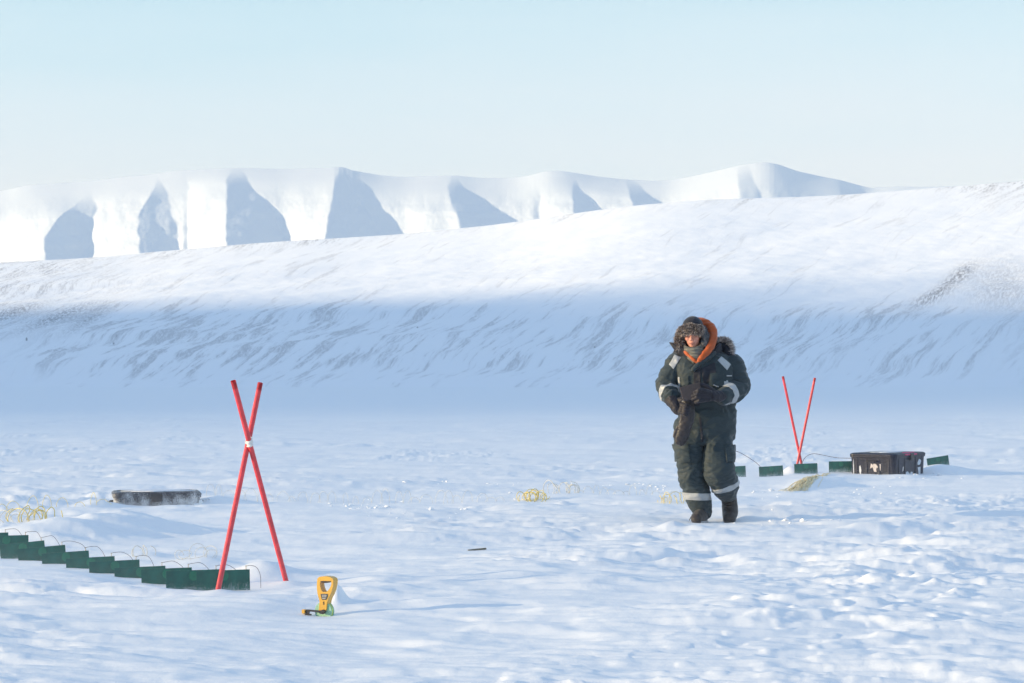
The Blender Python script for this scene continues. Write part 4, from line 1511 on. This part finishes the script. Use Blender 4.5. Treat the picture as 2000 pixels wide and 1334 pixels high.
def cloth(name, col, rough=0.62, weave=900.0, spec=0.3):
    m, nt, b, L = new_mat(name)
    tc = N(nt, 'ShaderNodeTexCoord')
    n1 = N(nt, 'ShaderNodeTexNoise', i_Scale=6.0, i_Detail=5.0, i_Roughness=0.6)
    L.new(tc.outputs['Object'], n1.inputs['Vector'])
    mx = N(nt, 'ShaderNodeMix', data_type='RGBA')
    mx.inputs['A'].default_value = rgba(tuple(c * 0.72 for c in col))
    mx.inputs['B'].default_value = rgba(tuple(c * 1.25 for c in col))
    L.new(n1.outputs['Fac'], mx.inputs['Factor'])
    # frost dust caught in the weave
    n2 = N(nt, 'ShaderNodeTexNoise', i_Scale=70.0, i_Detail=6.0, i_Roughness=0.8)
    L.new(tc.outputs['Object'], n2.inputs['Vector'])
    r2 = N(nt, 'ShaderNodeMapRange')
    r2.inputs['From Min'].default_value = 0.66
    r2.inputs['From Max'].default_value = 0.80
    r2.inputs['To Max'].default_value = 0.25
    L.new(n2.outputs['Fac'], r2.inputs['Value'])
    m2 = N(nt, 'ShaderNodeMix', data_type='RGBA')
    L.new(r2.outputs['Result'], m2.inputs['Factor'])
    L.new(mx.outputs['Result'], m2.inputs['A'])
    m2.inputs['B'].default_value = (0.5, 0.54, 0.6, 1)
    L.new(m2.outputs['Result'], b.inputs['Base Color'])
    b.inputs['Roughness'].default_value = rough
    b.inputs['Specular IOR Level'].default_value = spec
    b.inputs['Sheen Weight'].default_value = 0.15
    n3 = N(nt, 'ShaderNodeTexNoise', i_Scale=45.0, i_Detail=3.0)
    mp = N(nt, 'ShaderNodeMapping')
    mp.inputs['Scale'].default_value = (0.6, 0.6, 1.6)
    L.new(tc.outputs['Object'], mp.inputs['Vector'])
    L.new(mp.outputs['Vector'], n3.inputs['Vector'])
    bp = N(nt, 'ShaderNodeBump', i_Strength=0.5, i_Distance=0.01)
    L.new(n3.outputs['Fac'], bp.inputs['Height'])
    L.new(bp.outputs['Normal'], b.inputs['Normal'])
    return m


def glove(bm, wrist, knuck, spread, tips, bends, thumb, rw=0.040, rf=0.0125):
    """palm from wrist to knuckles, four bent fingers (bend points, tips) and a thumb; all closed shapes to be fused"""
    wrist, knuck, spread = Vector(wrist), Vector(knuck), Vector(spread)
    for k in range(4):
        kp = knuck + spread * (k - 1.5)
        chain(bm, [(wrist + spread * (k - 1.5) * 0.7, rw * 0.55), (wrist.lerp(kp, 0.5), rw * 0.52), (kp, rf * 1.35)], 14)
        b1, t1 = Vector(bends[k]), Vector(tips[k])
        chain(bm, [(kp, rf * 1.3), (kp.lerp(b1, 0.6), rf * 1.15), (b1, rf * 1.12), (b1.lerp(t1, 0.55), rf), (t1, rf * 0.85)], 12)
    a, b, c = [Vector(t) for t in thumb]
    chain(bm, [(a, rf * 1.7), (b, rf * 1.35), (c, rf * 1.0)], 12)


def build_person():
    M_SKIN = plain('wind reddened skin', (0.60, 0.31, 0.225), 0.5, 0.10, 40.0, 0.4, col2=(0.58, 0.24, 0.19))
    M_SUIT = cloth('dark green suit cloth', (0.026, 0.041, 0.049))
    M_DARK = cloth('blue black suit cloth', (0.016, 0.018, 0.028))
    M_REFL = plain('reflective band', (0.40, 0.42, 0.44), 0.42, 0.07, 60.0, 0.5)
    M_ORAN = cloth('orange down jacket cloth', (0.43, 0.088, 0.020), 0.5)
    M_GLOV = cloth('dark brown glove leather', (0.017, 0.016, 0.025), 0.55)
    M_MITT = cloth('brown black mitten leather', (0.017, 0.014, 0.019), 0.45, spec=0.5)
    M_BOOT = cloth('brown boot leather', (0.020, 0.013, 0.013), 0.5, spec=0.4)
    M_SOLE = plain('grey boot sole', (0.30, 0.28, 0.27), 0.7, 0.2, 40.0, 0.2, snow=0.5)
    M_HAT = cloth('navy hat cloth', (0.014, 0.016, 0.026))
    M_GAIT, nt, b_, LK = new_mat('striped grey neck gaiter')
    tc_ = N(nt, 'ShaderNodeTexCoord')
    mp_ = N(nt, 'ShaderNodeMapping')
    mp_.inputs['Scale'].default_value = (1, 1, 9)
    LK.new(tc_.outputs['Object'], mp_.inputs['Vector'])
    nn_ = N(nt, 'ShaderNodeTexNoise', i_Scale=9.0, i_Detail=4.0, i_Roughness=0.7)
    LK.new(mp_.outputs['Vector'], nn_.inputs['Vector'])
    rp_ = nt.nodes.new('ShaderNodeValToRGB')
    for i_, (p_, c_) in enumerate(((0.34, (0.05, 0.055, 0.05)), (0.66, (0.27, 0.25, 0.20)), (0.45, (0.10, 0.105, 0.105)), (0.55, (0.125, 0.125, 0.11)))):
        e_ = rp_.color_ramp.elements[i_] if i_ < 2 else rp_.color_ramp.elements.new(p_)
        e_.position = p_
        e_.color = rgba(c_)
    LK.new(nn_.outputs['Fac'], rp_.inputs['Fac'])
    LK.new(rp_.outputs['Color'], b_.inputs['Base Color'])
    b_.inputs['Roughness'].default_value = 0.85
    F_BROWN = fur_material('grey brown fur', [(0.0, (0.05, 0.038, 0.036)), (0.5, (0.29, 0.235, 0.215)), (1.0, (0.78, 0.70, 0.64))])
    F_GREY = fur_material('grey fur', [(0.0, (0.05, 0.05, 0.06)), (0.5, (0.15, 0.155, 0.17)), (1.0, (0.34, 0.34, 0.35))])
    F_RUFF = fur_material('pale ruff fur', [(0.0, (0.10, 0.085, 0.085)), (0.4, (0.36, 0.31, 0.29)), (1.0, (0.78, 0.70, 0.64))])

    origin = Vector(((PX0 - 1000) / PS, PD, 0.0))
    # ---- body: one skin from crown to soles
    HO = Vector((-0.088, -0.06, 1.684))
    HR = Matrix.Rotation(R(-15), 3, 'Z') @ Matrix.Rotation(R(6), 3, 'X') @ Matrix.Rotation(R(-3), 3, 'Y')
    hp = lambda x, y, z: HO + HR @ Vector((x, y, z))
    sh_l, el_l, wr_l = L_(1322, 712, .02), L_(1303, 757, -.02), L_(1312, 776, -.20)
    sh_r, el_r, wr_r = L_(1430, 712, .02), L_(1441, 760, -.04), L_(1407, 773, -.27)
    hip_l, kn_l, an_l = L_(1346, 850, 0), L_(1348, 905, -.07), L_(1369, 1002, .0)
    hip_r, kn_r, an_r = L_(1403, 850, 0), L_(1402, 916, -.13), L_(1423, 975, .13)
    bm = bmesh.new()
    ell(bm, hp(0, .005, .03), (.074, .092, .095), HR)
    ell(bm, hp(0, -.028, -.045), (.058, .058, .075), HR)
    ell(bm, hp(0, -.058, -.098), (.030, .026, .025), HR)                          # chin
    for s in (-1, 1):
        ell(bm, hp(s * .038, -.060, -.030), (.026, .022, .024), HR)               # cheek
        ell(bm, hp(s * .030, -.080, .017), (.024, .012, .009), HR)                # brow
        ell(bm, hp(s * .074, .010, -.015), (.010, .018, .030), HR)                # ear
        ell(bm, hp(s * .011, -.092, -.040), (.009, .011, .008), HR)               # nostril wing
    chain(bm, [(hp(0, -.082, .008), .0095), (hp(0, -.098, -.018), .0105), (hp(0, -.108, -.034), .0125)], 12)
    ell(bm, hp(0, -.084, -.066), (.024, .011, .007), HR)
    ell(bm, hp(0, -.083, -.077), (.020, .011, .007), HR)
    chain(bm, [(hp(0, .01, -.08), .055), (Vector((-.05, .0, 1.50)), .06), (Vector((-.01, .02, 1.42)), .075)], 18)
    stack(bm, [(.80, .03, 0, .14, .09), (.90, .03, 0, .165, .11), (1.05, .02, 0, .145, .10), (1.2, .01, 0, .16, .11), (1.35, .0, .01, .18, .11), (1.45, .0, .02, .15, .085), (1.48, -.01, .02, .08, .06)], 32, 2.2)
    for s_, e_, w_, h_ in ((sh_l, el_l, wr_l, L_(1330, 800, -.26)), (sh_r, el_r, wr_r, L_(1378, 772, -.335))):
        chain(bm, [(s_, .058), (s_.lerp(e_, .5), .052), (e_, .043), (e_.lerp(w_, .5), .040), (w_, .030)], 16)
        chain(bm, [(w_, .028), (w_.lerp(h_, .5), .030), (h_, .018)], 14)
    for h_, k_, a_ in ((hip_l, kn_l, an_l), (hip_r, kn_r, an_r)):
        chain(bm, [(h_, .085), (h_.lerp(k_, .5), .078), (k_, .058), (k_.lerp(a_, .4), .056), (a_, .040)], 18)
    chain(bm, [(an_l, .040), (an_l + Vector((-.01, -.06, -.05)), .038), (an_l + Vector((-.02, -.16, -.065)), .026)], 14)
    chain(bm, [(an_r, .040), (an_r + Vector((0, -.02, -.08)), .038), (an_r + Vector((-.01, -.06, -.17)), .026)], 14)
    me = fuse(bm, 0.0055, 2, 0.4)
    me.name = 'person'
    P = link_mesh('person', me, M_SKIN)
    P.location = origin
    tag(P, 'person in dark green snowsuit, fur hat and orange hood walking over the snow', 'person')
    # face details
    eye_m = plain('dark eye', (0.03, 0.022, 0.02), 0.25, 0.05, 40, 0.5)
    brow_m = plain('brown brow', (0.07, 0.042, 0.03), 0.8, 0.1, 90, 0.1)
    lip_m = plain('lips', (0.46, 0.17, 0.14), 0.5, 0.08, 60, 0.3)
    for s in (-1, 1):
        bm = bmesh.new()
        ell(bm, hp(s * .030, -.0800, .000), (.0125, .010, .0050), HR, 2)
        from_bm('eye', bm, eye_m, P, True)
        bm = bmesh.new()
        chain(bm, [(hp(s * .014, -.0915, .017), .0032), (hp(s * .030, -.0930, .0215), .0040), (hp(s * .047, -.083, .017), .0026)], 8)
        from_bm('eyebrow', bm, brow_m, P, True)
    bm = bmesh.new()
    chain(bm, [(hp(-.023, -.088, -.0715), .0032), (hp(-.006, -.0955, -.070), .0048), (hp(.006, -.0955, -.070), .0048), (hp(.023, -.088, -.0715), .0032)], 8)
    from_bm('lips', bm, lip_m, P, True)

    # ---- snowsuit
    bm = bmesh.new()
    stack(bm, [(.70, .035, 0, .20, .13), (.76, .035, 0, .245, .165), (.87, .032, 0, .258, .18), (.97, .046, 0, .247, .175), (1.03, .046, -.005, .236, .165), (1.10, .040, -.01, .252, .180),
               (1.22, .028, -.01, .262, .192), (1.33, .018, 0, .268, .188), (1.42, .012, .01, .262, .170), (1.49, .005, .02, .225, .140), (1.535, -.01, .03, .165, .115), (1.56, -.02, .035, .12, .09)], 44, 2.4)
    chain(bm, [(sh_l, .099), (sh_l.lerp(el_l, .5) + Vector((-.008, 0, 0)), .098), (el_l + Vector((.006, .0, .005)), .096), (el_l.lerp(wr_l, .5) + Vector((0, 0, -.005)), .082), (wr_l, .066)])
    chain(bm, [(sh_r, .099), (sh_r.lerp(el_r, .5) + Vector((.008, 0, 0)), .098), (el_r + Vector((-.006, .0, 0)), .098), (el_r.lerp(wr_r, .45) + Vector((0, 0, -.005)), .086), (wr_r + Vector((.028, .03, 0)), .070)])
    chain(bm, [(L_(1347, 835, 0), .135), (L_(1346, 870, -.02), .124), (L_(1347, 898, -.05), .118), (L_(1353, 930, -.05), .112), (L_(1362, 966, -.02), .106), (L_(1368, 985, 0), .097), (L_(1371, 997, 0), .084)])
    chain(bm, [(L_(1404, 835, 0), .140), (L_(1404, 875, -.06), .130), (L_(1402, 905, -.11), .132), (L_(1405, 925, -.12), .132), (L_(1413, 943, -.05), .114), (L_(1418, 955, .02), .098), (L_(1420, 961, .06), .084)])
    me = fuse(bm, 0.0075, 4, 0.5)
    def msk(co):
        x, y, z = co.T
        m = 0.75 + 0.6 * np.exp(-((z - 1.02) / .06) ** 2) + 0.5 * np.exp(-((z - .74) / .09) ** 2) + 0.7 * np.exp(-((z - .36) / .10) ** 2)
        m += 0.9 * np.exp(-((np.abs(x - .01) - .36) / .10) ** 2) * np.exp(-((z - 1.22) / .12) ** 2)
        return m
    wrinkle(me, 0.021, (5.0, 5.0, 9.5), 2.0, 0.34, msk)
    me.name = 'snowsuit'
    suit = link_mesh('snowsuit', me, M_SUIT, P)
    suit['label'] = 'dark green padded one piece snowsuit'
    # ---- sewn on pieces
    for pts in ([(1306, 712), (1317, 693), (1329, 698), (1314, 721)], [(1399, 704), (1407, 696.5), (1425, 712), (1417, 723)]):
        front_poly(me, pts, 'reflective_patch', M_REFL, suit, 0.004)
    def slab(c, n, w, name, mat, off, cond, thick=0.008):
        n = Vector(n).normalized()
        return cut(me, [(c - n * w / 2, n), (c + n * w / 2, -n)], name, mat, suit, off, lambda p, nn: cond(p), thick)
    slab(L_(1363, 969, -.02), (.03, 0, 1), .062, 'shin_band', M_REFL, .004, lambda p: p.z < .5 and p.x < .075 and p.z > .1)
    slab(L_(1415, 948, -.03), (-.30, -.22, 1), .052, 'shin_band', M_REFL, .004, lambda p: .15 < p.z < .55 and p.x > .072)
    ax = (wr_l - el_l).normalized()
    slab(el_l.lerp(wr_l, .60), ax, .050, 'sleeve_band', M_REFL, .004, lambda p: (p - el_l).cross(ax).length < .108)
    axr = (wr_r - el_r).normalized()
    slab(el_r.lerp(wr_r, .60), axr, .062, 'sleeve_band', M_REFL, .004, lambda p: (p - el_r).cross(axr).length < .108)
    tz = lambda p: p.y > -.30 and p.z > .9 and abs(p.x - .02) < .24
    front_poly(me, [(1352, 708), (1366, 706), (1364, 792), (1352, 792)], 'zip_placket', M_DARK, suit, .009, .012, lambda p: p.z > 1.0 and p.y > -.26)
    front_poly(me, [(1366, 720), (1393, 708), (1396, 728), (1372, 756)], 'chest_panel', M_DARK, suit, .003, .005, lambda p: p.y > -.26)
    front_poly(me, [(1384, 730), (1409, 729), (1410, 752), (1397, 756), (1382, 752)], 'chest_pocket', M_SUIT, suit, .014, .018, lambda p: p.y > -.26)
    front_poly(me, [(1388.5, 751.5), (1399, 754.5), (1399, 756), (1388, 753)], 'piping', M_REFL, suit, .018, .02, lambda p: p.y > -.27)
    front_poly(me, [(1323, 736), (1326, 737), (1327, 766), (1324, 766)], 'piping', M_REFL, suit, .006, .01, lambda p: p.y > -.2)
    front_poly(me, [(1416, 733), (1426, 733), (1426, 735), (1416, 735)], 'piping', M_REFL, suit, .004, .006)
    front_poly(me, [(1330, 736), (1342, 734), (1343, 752), (1331, 754)], 'chest_pocket', M_SUIT, suit, .010, .014, lambda p: p.y > -.26)
    # waist panel in darker cloth, thigh pockets, knee seams
    front_poly(me, [(1315, 868), (1342, 866), (1346, 903), (1316, 901)], 'thigh_pocket', M_SUIT, suit, .016, .02)
    front_poly(me, [(1412, 870), (1442, 868), (1442, 902), (1414, 901)], 'thigh_pocket', M_SUIT, suit, .016, .02)
    front_poly(me, [(1376, 903), (1432, 902), (1430, 930), (1404, 940), (1380, 930)], 'knee_patch', M_SUIT, suit, .008, .012)
    front_poly(me, [(1329, 905), (1368, 905), (1370, 945), (1338, 946)], 'knee_patch', M_SUIT, suit, .007, .012)
    front_poly(me, [(1362, 815), (1366, 815), (1371, 862), (1367, 862)], 'fly_seam', M_DARK, suit, .006, .01)
    # ---- collar: open flaring ring, dark inside
    bm = bmesh.new()
    seg = 48
    def crow(kind):
        ring = []
        for k in range(seg):
            t = k * math.tau / seg                       # 0 = right, 90 = back, 270 = front
            c, s = math.cos(t), math.sin(t)
            fr = max(0.0, -s)
            lft = max(0.0, -c)
            top = 1.605 - 0.150 * fr ** 3 + 0.0 * lft
            spike = math.exp(-((math.degrees(t) - 203) / 16) ** 2)
            out = 1.0 + 0.30 * spike
            if kind == 0:
                ring.append((-.005 + .185 * c, .02 + .150 * s, 1.445 - .03 * fr))
            elif kind == 1:
                ring.append((-.015 + .185 * c * out, .02 + .160 * s, (1.445 + top) / 2 + .01))
            elif kind == 2:
                ring.append((-.022 + .195 * c * (out + .22 * spike), .02 + .172 * s, top + .012 * spike))
            elif kind == 3:
                ring.append((-.022 + .180 * c * (out + .16 * spike), .02 + .157 * s, top + .002))
            else:
                ring.append((-.015 + .150 * c, .02 + .125 * s, 1.45 - .03 * fr))
        return ring
    rings_loft(bm, [crow(0), crow(1), crow(2), crow(3), crow(4)], cap=False)
    bmesh.ops.subdivide_edges(bm, edges=bm.edges[:], cuts=1, use_grid_fill=True)
    recalc(bm)
    mc = bpy.data.meshes.new('collar')
    bm.to_mesh(mc)
    bm.free()
    wrinkle(mc, 0.010, (9, 9, 9), 5.0)
    link_mesh('collar', mc, M_DARK, P)
    bm = bmesh.new()
    chain(bm, [(L_(1394, 690, -.12), .022), (L_(1380, 700, -.155), .026), (L_(1366, 710, -.18), .024), (L_(1354, 722, -.19), .018)], 14)
    mf = fuse(bm, .006, 2)
    wrinkle(mf, .006, (12, 12, 12), 1.0)
    link_mesh('collar_flap', mf, M_SUIT, P)
    # ---- thrown back suit hood with its fur ruff
    bm = bmesh.new()
    chain(bm, [(L_(1388, 690, .12), .07), (L_(1405, 683, .10), .078), (L_(1420, 684, .06), .055), (L_(1426, 694, .0), .035)], 18)
    chain(bm, [(L_(1388, 690, .14), .07), (L_(1350, 690, .16), .07), (L_(1325, 692, .10), .05)], 18)
    mh = fuse(bm, .008, 3)
    wrinkle(mh, .012, (9, 9, 9), 3.0)
    hood = link_mesh('suit_hood', mh, M_DARK, P)
    rnd = random.Random(5)
    roots = []
    pa = [L_(1399, 668, .06), L_(1408, 665, .06), L_(1417, 666, .05), L_(1424, 672, .03), L_(1427, 682, .01), L_(1425, 692, -.01)]
    pa = spline(pa, 12)
    for _ in range(1500):
        i = rnd.randrange(len(pa) - 1)
        p = pa[i] + Vector((rnd.gauss(0, .010), rnd.gauss(0, .02), rnd.gauss(0, .010)))
        s = i / len(pa)
        ang = R(100 - 120 * s)
        roots.append((p, Vector((math.cos(ang), -.25, math.sin(ang)))))
    fur('fur_ruff', roots, .036, .0024, hood, F_RUFF, 6, .35, .1)
    # ---- orange hood of the jacket underneath
    bm = bmesh.new()
    chain(bm, [(L_(1364, 707, -.185), .016), (L_(1374, 694, -.175), .024), (L_(1386, 680, -.135), .032), (L_(1393, 662, -.07), .036), (L_(1391, 645, -.02), .037), (L_(1382, 634, .02), .036), (L_(1366, 628, .06), .034),
               (L_(1345, 632, .06), .03), (L_(1334, 650, .04), .028), (L_(1332, 672, .0), .026), (L_(1340, 688, -.10), .018), (L_(1352, 700, -.165), .012), (L_(1361, 708, -.185), .010)], 18)
    ell(bm, (-.055, .055, 1.69), (.125, .10, .135))
    mo = fuse(bm, .006, 3)
    co = get_co(mo)
    wrinkle(mo, .009, (9, 9, 14), 7.0)
    link_mesh('jacket_hood', mo, M_ORAN, P)
    # ---- neck gaiter
    bm = bmesh.new()
    def grow(z, cx, cy, a, b, dip):
        return [(cx + a * math.cos(t), cy + b * math.sin(t), z - dip * max(0, -math.sin(t)) ** 2 + .012 * math.cos(t)) for t in np.linspace(0, math.tau, 41)[:-1]]
    rings_loft(bm, [grow(1.40, -.05, -.06, .075, .085, .0), grow(1.47, -.055, -.065, .083, .098, .02), grow(1.52, -.065, -.065, .088, .108, .025), grow(1.54, -.07, -.065, .083, .104, .026), grow(1.565, -.08, -.062, .090, .114, .036), grow(1.592, -.084, -.060, .090, .112, .042), grow(1.604, -.086, -.058, .084, .104, .042), grow(1.585, -.086, -.058, .078, .096, .042)], cap=False)
    bmesh.ops.subdivide_edges(bm, edges=bm.edges[:], cuts=2, use_grid_fill=True)
    recalc(bm)
    mg = bpy.data.meshes.new('neck_gaiter')
    bm.to_mesh(mg)
    bm.free()
    wrinkle(mg, .013, (6, 6, 24), 4.0)
    link_mesh('neck_gaiter', mg, M_GAIT, P)
    # ---- trapper hat
    bm = bmesh.new()
    ell(bm, hp(0, .012, .060), (.098, .112, .105), HR)
    ell(bm, hp(0, .03, .0), (.098, .085, .11), HR)
    mhat = fuse(bm, .006, 2)
    # open the front so that the face shows
    bmh = bmesh.new()
    bmh.from_mesh(mhat)
    bpy.data.meshes.remove(mhat)
    inv = HR.inverted()
    dele = []
    for f in bmh.faces:
        q = inv @ (f.calc_center_median() - HO)
        if q.z < .035 and q.y < -.020 and abs(q.x) < .090:
            dele.append(f)
    bmesh.ops.delete(bmh, geom=dele, context='FACES')
    hat = from_bm('trapper_hat', bmh, M_HAT, P, True)
    def fur_base(name, parts, mat):
        b2 = bmesh.new()
        for c, r, rot in parts:
            ell(b2, c, r, rot)
        mm = fuse(b2, .006, 2)
        wrinkle(mm, .006, (14, 14, 14), 9.0)
        return link_mesh(name, mm, mat, hat), mm
    M_FB = plain('dense fur brown', (0.16, 0.125, 0.115), 0.9, 0.3, 90.0, 0.1, bump=0.6)
    M_FG = plain('dense fur grey', (0.17, 0.175, 0.19), 0.9, 0.3, 90.0, 0.1, bump=0.6)
    parts = [(hp(x, -.072 - .030 * math.cos(x * 16), .066 - abs(x) * .25), (.030, .020, .036), HR) for x in (-.078, -.05, -.025, 0, .025, .05, .078)]
    o1, m1 = fur_base('front_flap', parts, M_FB)
    flap_l = [(hp(-.112, -.005, .010), (.024, .045, .055), HR), (hp(-.130, -.015, -.040), (.028, .048, .060), HR), (hp(-.122, -.030, -.085), (.032, .040, .040), HR)]
    o2, m2 = fur_base('ear_flap', flap_l, M_FB)
    flap_r = [(hp(.100, -.000, .020), (.022, .045, .055), HR), (hp(.112, -.010, -.030), (.024, .048, .060), HR), (hp(.104, -.030, -.082), (.028, .040, .038), HR)]
    o3, m3 = fur_base('ear_flap', flap_r, M_FG)
    def fur_from(mm, n, seed, front=-.35):
        rn = random.Random(seed)
        vs = [(v.co.copy(), v.normal.copy()) for v in mm.vertices if v.normal.y < .5]
        return [rn.choice(vs) for _ in range(n)]
    fur('fur', fur_from(m1, 2200, 1), .024, .0028, o1, F_BROWN, 2, .55, .5)
    fur('fur', fur_from(m2, 1400, 2), .024, .0028, o2, F_BROWN, 3, .55, .5)
    fur('fur', fur_from(m3, 1400, 3), .014, .0014, o3, F_GREY, 4, .5, .6)
    # ---- gloves
    # hand on the tablet (right in the picture): fingers lie over the front of it and point left
    bm = bmesh.new()
    kn = L_(1379, 772, -.385)
    sp = Vector((.004, .004, -.024))
    bends, tips = [], []
    for k, (bx, by, tx, ty) in enumerate(((1366, 762, 1356, 766), (1363, 769, 1353, 773), (1363, 776, 1353, 780), (1366, 783, 1358, 786))):
        bends.append(L_(bx, by, -.418))
        tips.append(L_(tx, ty, -.398))
    glove(bm, L_(1404, 774, -.30), kn, sp, tips, bends, (L_(1392, 764, -.33), L_(1378, 755, -.335), L_(1366, 752, -.330)), .050, .0155)
    chain(bm, [(wr_r + Vector((.03, .02, 0)), .052), (L_(1404, 774, -.30), .050), (L_(1394, 773, -.34), .044)], 18)
    mgl = fuse(bm, .0045, 2, .4)
    wrinkle(mgl, .005, (16, 16, 16), 2.0)
    link_mesh('glove', mgl, M_GLOV, P)
    # hand gripping the loose mitten (left in the picture)
    bm = bmesh.new()
    kn = L_(1329, 797, -.300)
    sp = Vector((-.006, -.004, -.022)) 
    bends, tips = [], []
    for k in range(4):
        bends.append(L_(1341 - 1.0 * k, 793 + 5.0 * k, -.348 + .004 * k))
        tips.append(L_(1350 - 1.5 * k, 797 + 5.0 * k, -.318))
    glove(bm, L_(1313, 782, -.225), kn, sp, tips, bends, (L_(1322, 784, -.25), L_(1334, 781, -.30), L_(1343, 784, -.315)), .052, .0155)
    chain(bm, [(wr_l, .058), (L_(1312, 781, -.22), .060), (L_(1319, 792, -.26), .052), (L_(1324, 800, -.275), .045)], 18)
    mgl = fuse(bm, .0045, 2, .4)
    wrinkle(mgl, .007, (14, 14, 14), 6.0)
    link_mesh('glove', mgl, M_GLOV, P)
    # ---- boots
    bm = bmesh.new()
    chain(bm, [(L_(1370, 992, .01), .066), (L_(1370, 1004, .0), .062), (L_(1369, 1011, -.03), .056)], 18)
    chain(bm, [(L_(1370, 1006, .05), .060), (L_(1368, 1008, -.06), .066), (L_(1363, 1011, -.15), .062), (L_(1360, 1013, -.21), .050)], 18)
    mb = fuse(bm, .006, 3)
    wrinkle(mb, .004, (14, 14, 14), 1.0)
    b1 = link_mesh('boot', mb, M_BOOT, P)
    bm = bmesh.new()
    rings_loft(bm, [[(L_(1367.5, 1015).x + x * (1 + .0 * y), -.06 + y, z) for x, y in rrect(.115, .33, .055, 6)] for z in (-.012, .022)])
    from_bm('sole', recalc(bm), M_SOLE, b1, True)
    bm = bmesh.new()
    chain(bm, [(L_(1422, 966, .14), .070), (L_(1424, 978, .15), .068), (L_(1425, 990, .14), .070), (L_(1425.5, 1002, .10), .068), (L_(1424, 1011, .05), .058)], 18)
    chain(bm, [(L_(1424, 984, .20), .05), (L_(1425, 996, .17), .055)], 16)
    mb = fuse(bm, .006, 3)
    wrinkle(mb, .005, (14, 14, 14), 3.0)
    b2 = link_mesh('boot', mb, M_BOOT, P)
    bm = bmesh.new()
    up = (L_(1424, 975, .21) - L_(1424, 1019, .07)).normalized()
    c0 = L_(1424.5, 1000, .165)
    side = Vector((1, 0, 0))
    nrm = up.cross(side)
    if nrm.y < 0:
        nrm = -nrm
    rings_loft(bm, [[tuple(c0 + side * x + up * y + nrm * z) for x, y in rrect(.118, .27, .055, 6)] for z in (-.012, .022)])
    from_bm('sole', recalc(bm), M_SOLE, b2, True)
    lm = plain('boot lace', (0.10, 0.08, 0.07), 0.6, 0.1, 60)
    bm = bmesh.new()
    for k in range(3):
        y = 1005 + k * 3.2
        tube(bm, [L_(1362, y, -.055 - .03 * k), L_(1369, y + .8, -.090 - .032 * k), L_(1376, y, -.055 - .03 * k)], .0030, 6)
    tube(bm, spline([L_(1356, 1003, -.08), L_(1350, 1008, -.10), L_(1346, 1016, -.12)], 5), .0035, 6)
    from_bm('lace', bm, lm, b1, True)
    bm = bmesh.new()
    for k in range(3):
        y = 979 + k * 5
        tube(bm, [L_(1415, y - 1, .085 - .008 * k), L_(1421, y + .8, .068 - .01 * k), L_(1428, y, .078 - .008 * k)], .0035, 6)
    from_bm('lace', bm, lm, b2, True)

    # ---- things held
    tc = L_(1350.5, 765.5, -.372)
    rot = Matrix.Rotation(R(4), 3, 'Z') @ Matrix.Rotation(R(-14), 3, 'Y') @ Matrix.Rotation(R(-16), 3, 'X')
    bm = bmesh.new()
    box(bm, (0, 0, 0), (.185, .013, .135), None, .005)
    me_t = bpy.data.meshes.new('tablet')
    bm.to_mesh(me_t)
    bm.free()
    M_TAB = plain('charcoal tablet case', (0.055, 0.045, 0.048), 0.5, 0.12, 30, 0.35)
    T = empty('tablet', tc + origin)
    T.rotation_euler = rot.to_euler()
    tag(T, 'dark tablet held against the chest in the gloved hands', 'tablet')
    link_mesh('case', me_t, M_TAB, T, False)
    bm = bmesh.new()
    box(bm, (0, .009, 0), (.170, .004, .120), None, .001)
    from_bm('screen', bm, M_BLACK, T)
    bm = bmesh.new()
    box(bm, (.085, .016, .026), (.075, .012, .075), Matrix.Rotation(R(6), 3, 'Y'), .004)
    from_bm('cover_flap', bm, M_BLACK, T)
    bm = bmesh.new()
    mt = [(L_(1343, 784, -.300), .050), (L_(1343, 800, -.302), .062), (L_(1341, 818, -.292), .064), (L_(1337, 835, -.275), .058), (L_(1332, 850, -.262), .058), (L_(1329, 859, -.255), .050)]
    base = mt[0][0]
    chain(bm, [(p - base, r) for p, r in mt], 20)
    chain(bm, [(L_(1326, 836, -.27) - base, .026), (L_(1320, 845, -.265) - base, .022), (L_(1318.5, 852, -.262) - base, .018)], 14)
    mm = fuse(bm, .006, 2)
    co = get_co(mm)
    co[:, 1] *= .62
    set_co(mm, co)
    wrinkle(mm, .008, (11, 11, 13), 8.0)
    mi = empty('mitten', origin + base)
    tag(mi, 'long dark leather mitten hanging from the hand in front of the thigh', 'mitten')
    link_mesh('shell', mm, M_MITT, mi)
    bm = bmesh.new()
    tube(bm, [Vector((.053 * math.cos(a), .034 * math.sin(a), .012 * math.cos(a) + .012)) for a in np.linspace(0, math.tau, 25)[:-1]], .0036, 8, closed=True)
    from_bm('cuff_piping', bm, M_REFL, mi, True)
build_ground()
build_hill()
build_mountains()
build_valley_side()
build_haze()
build_poles()
build_boards()
build_crates()
build_tape_measure()
build_cables()
build_clods()
build_person()
build_drifting_snow()
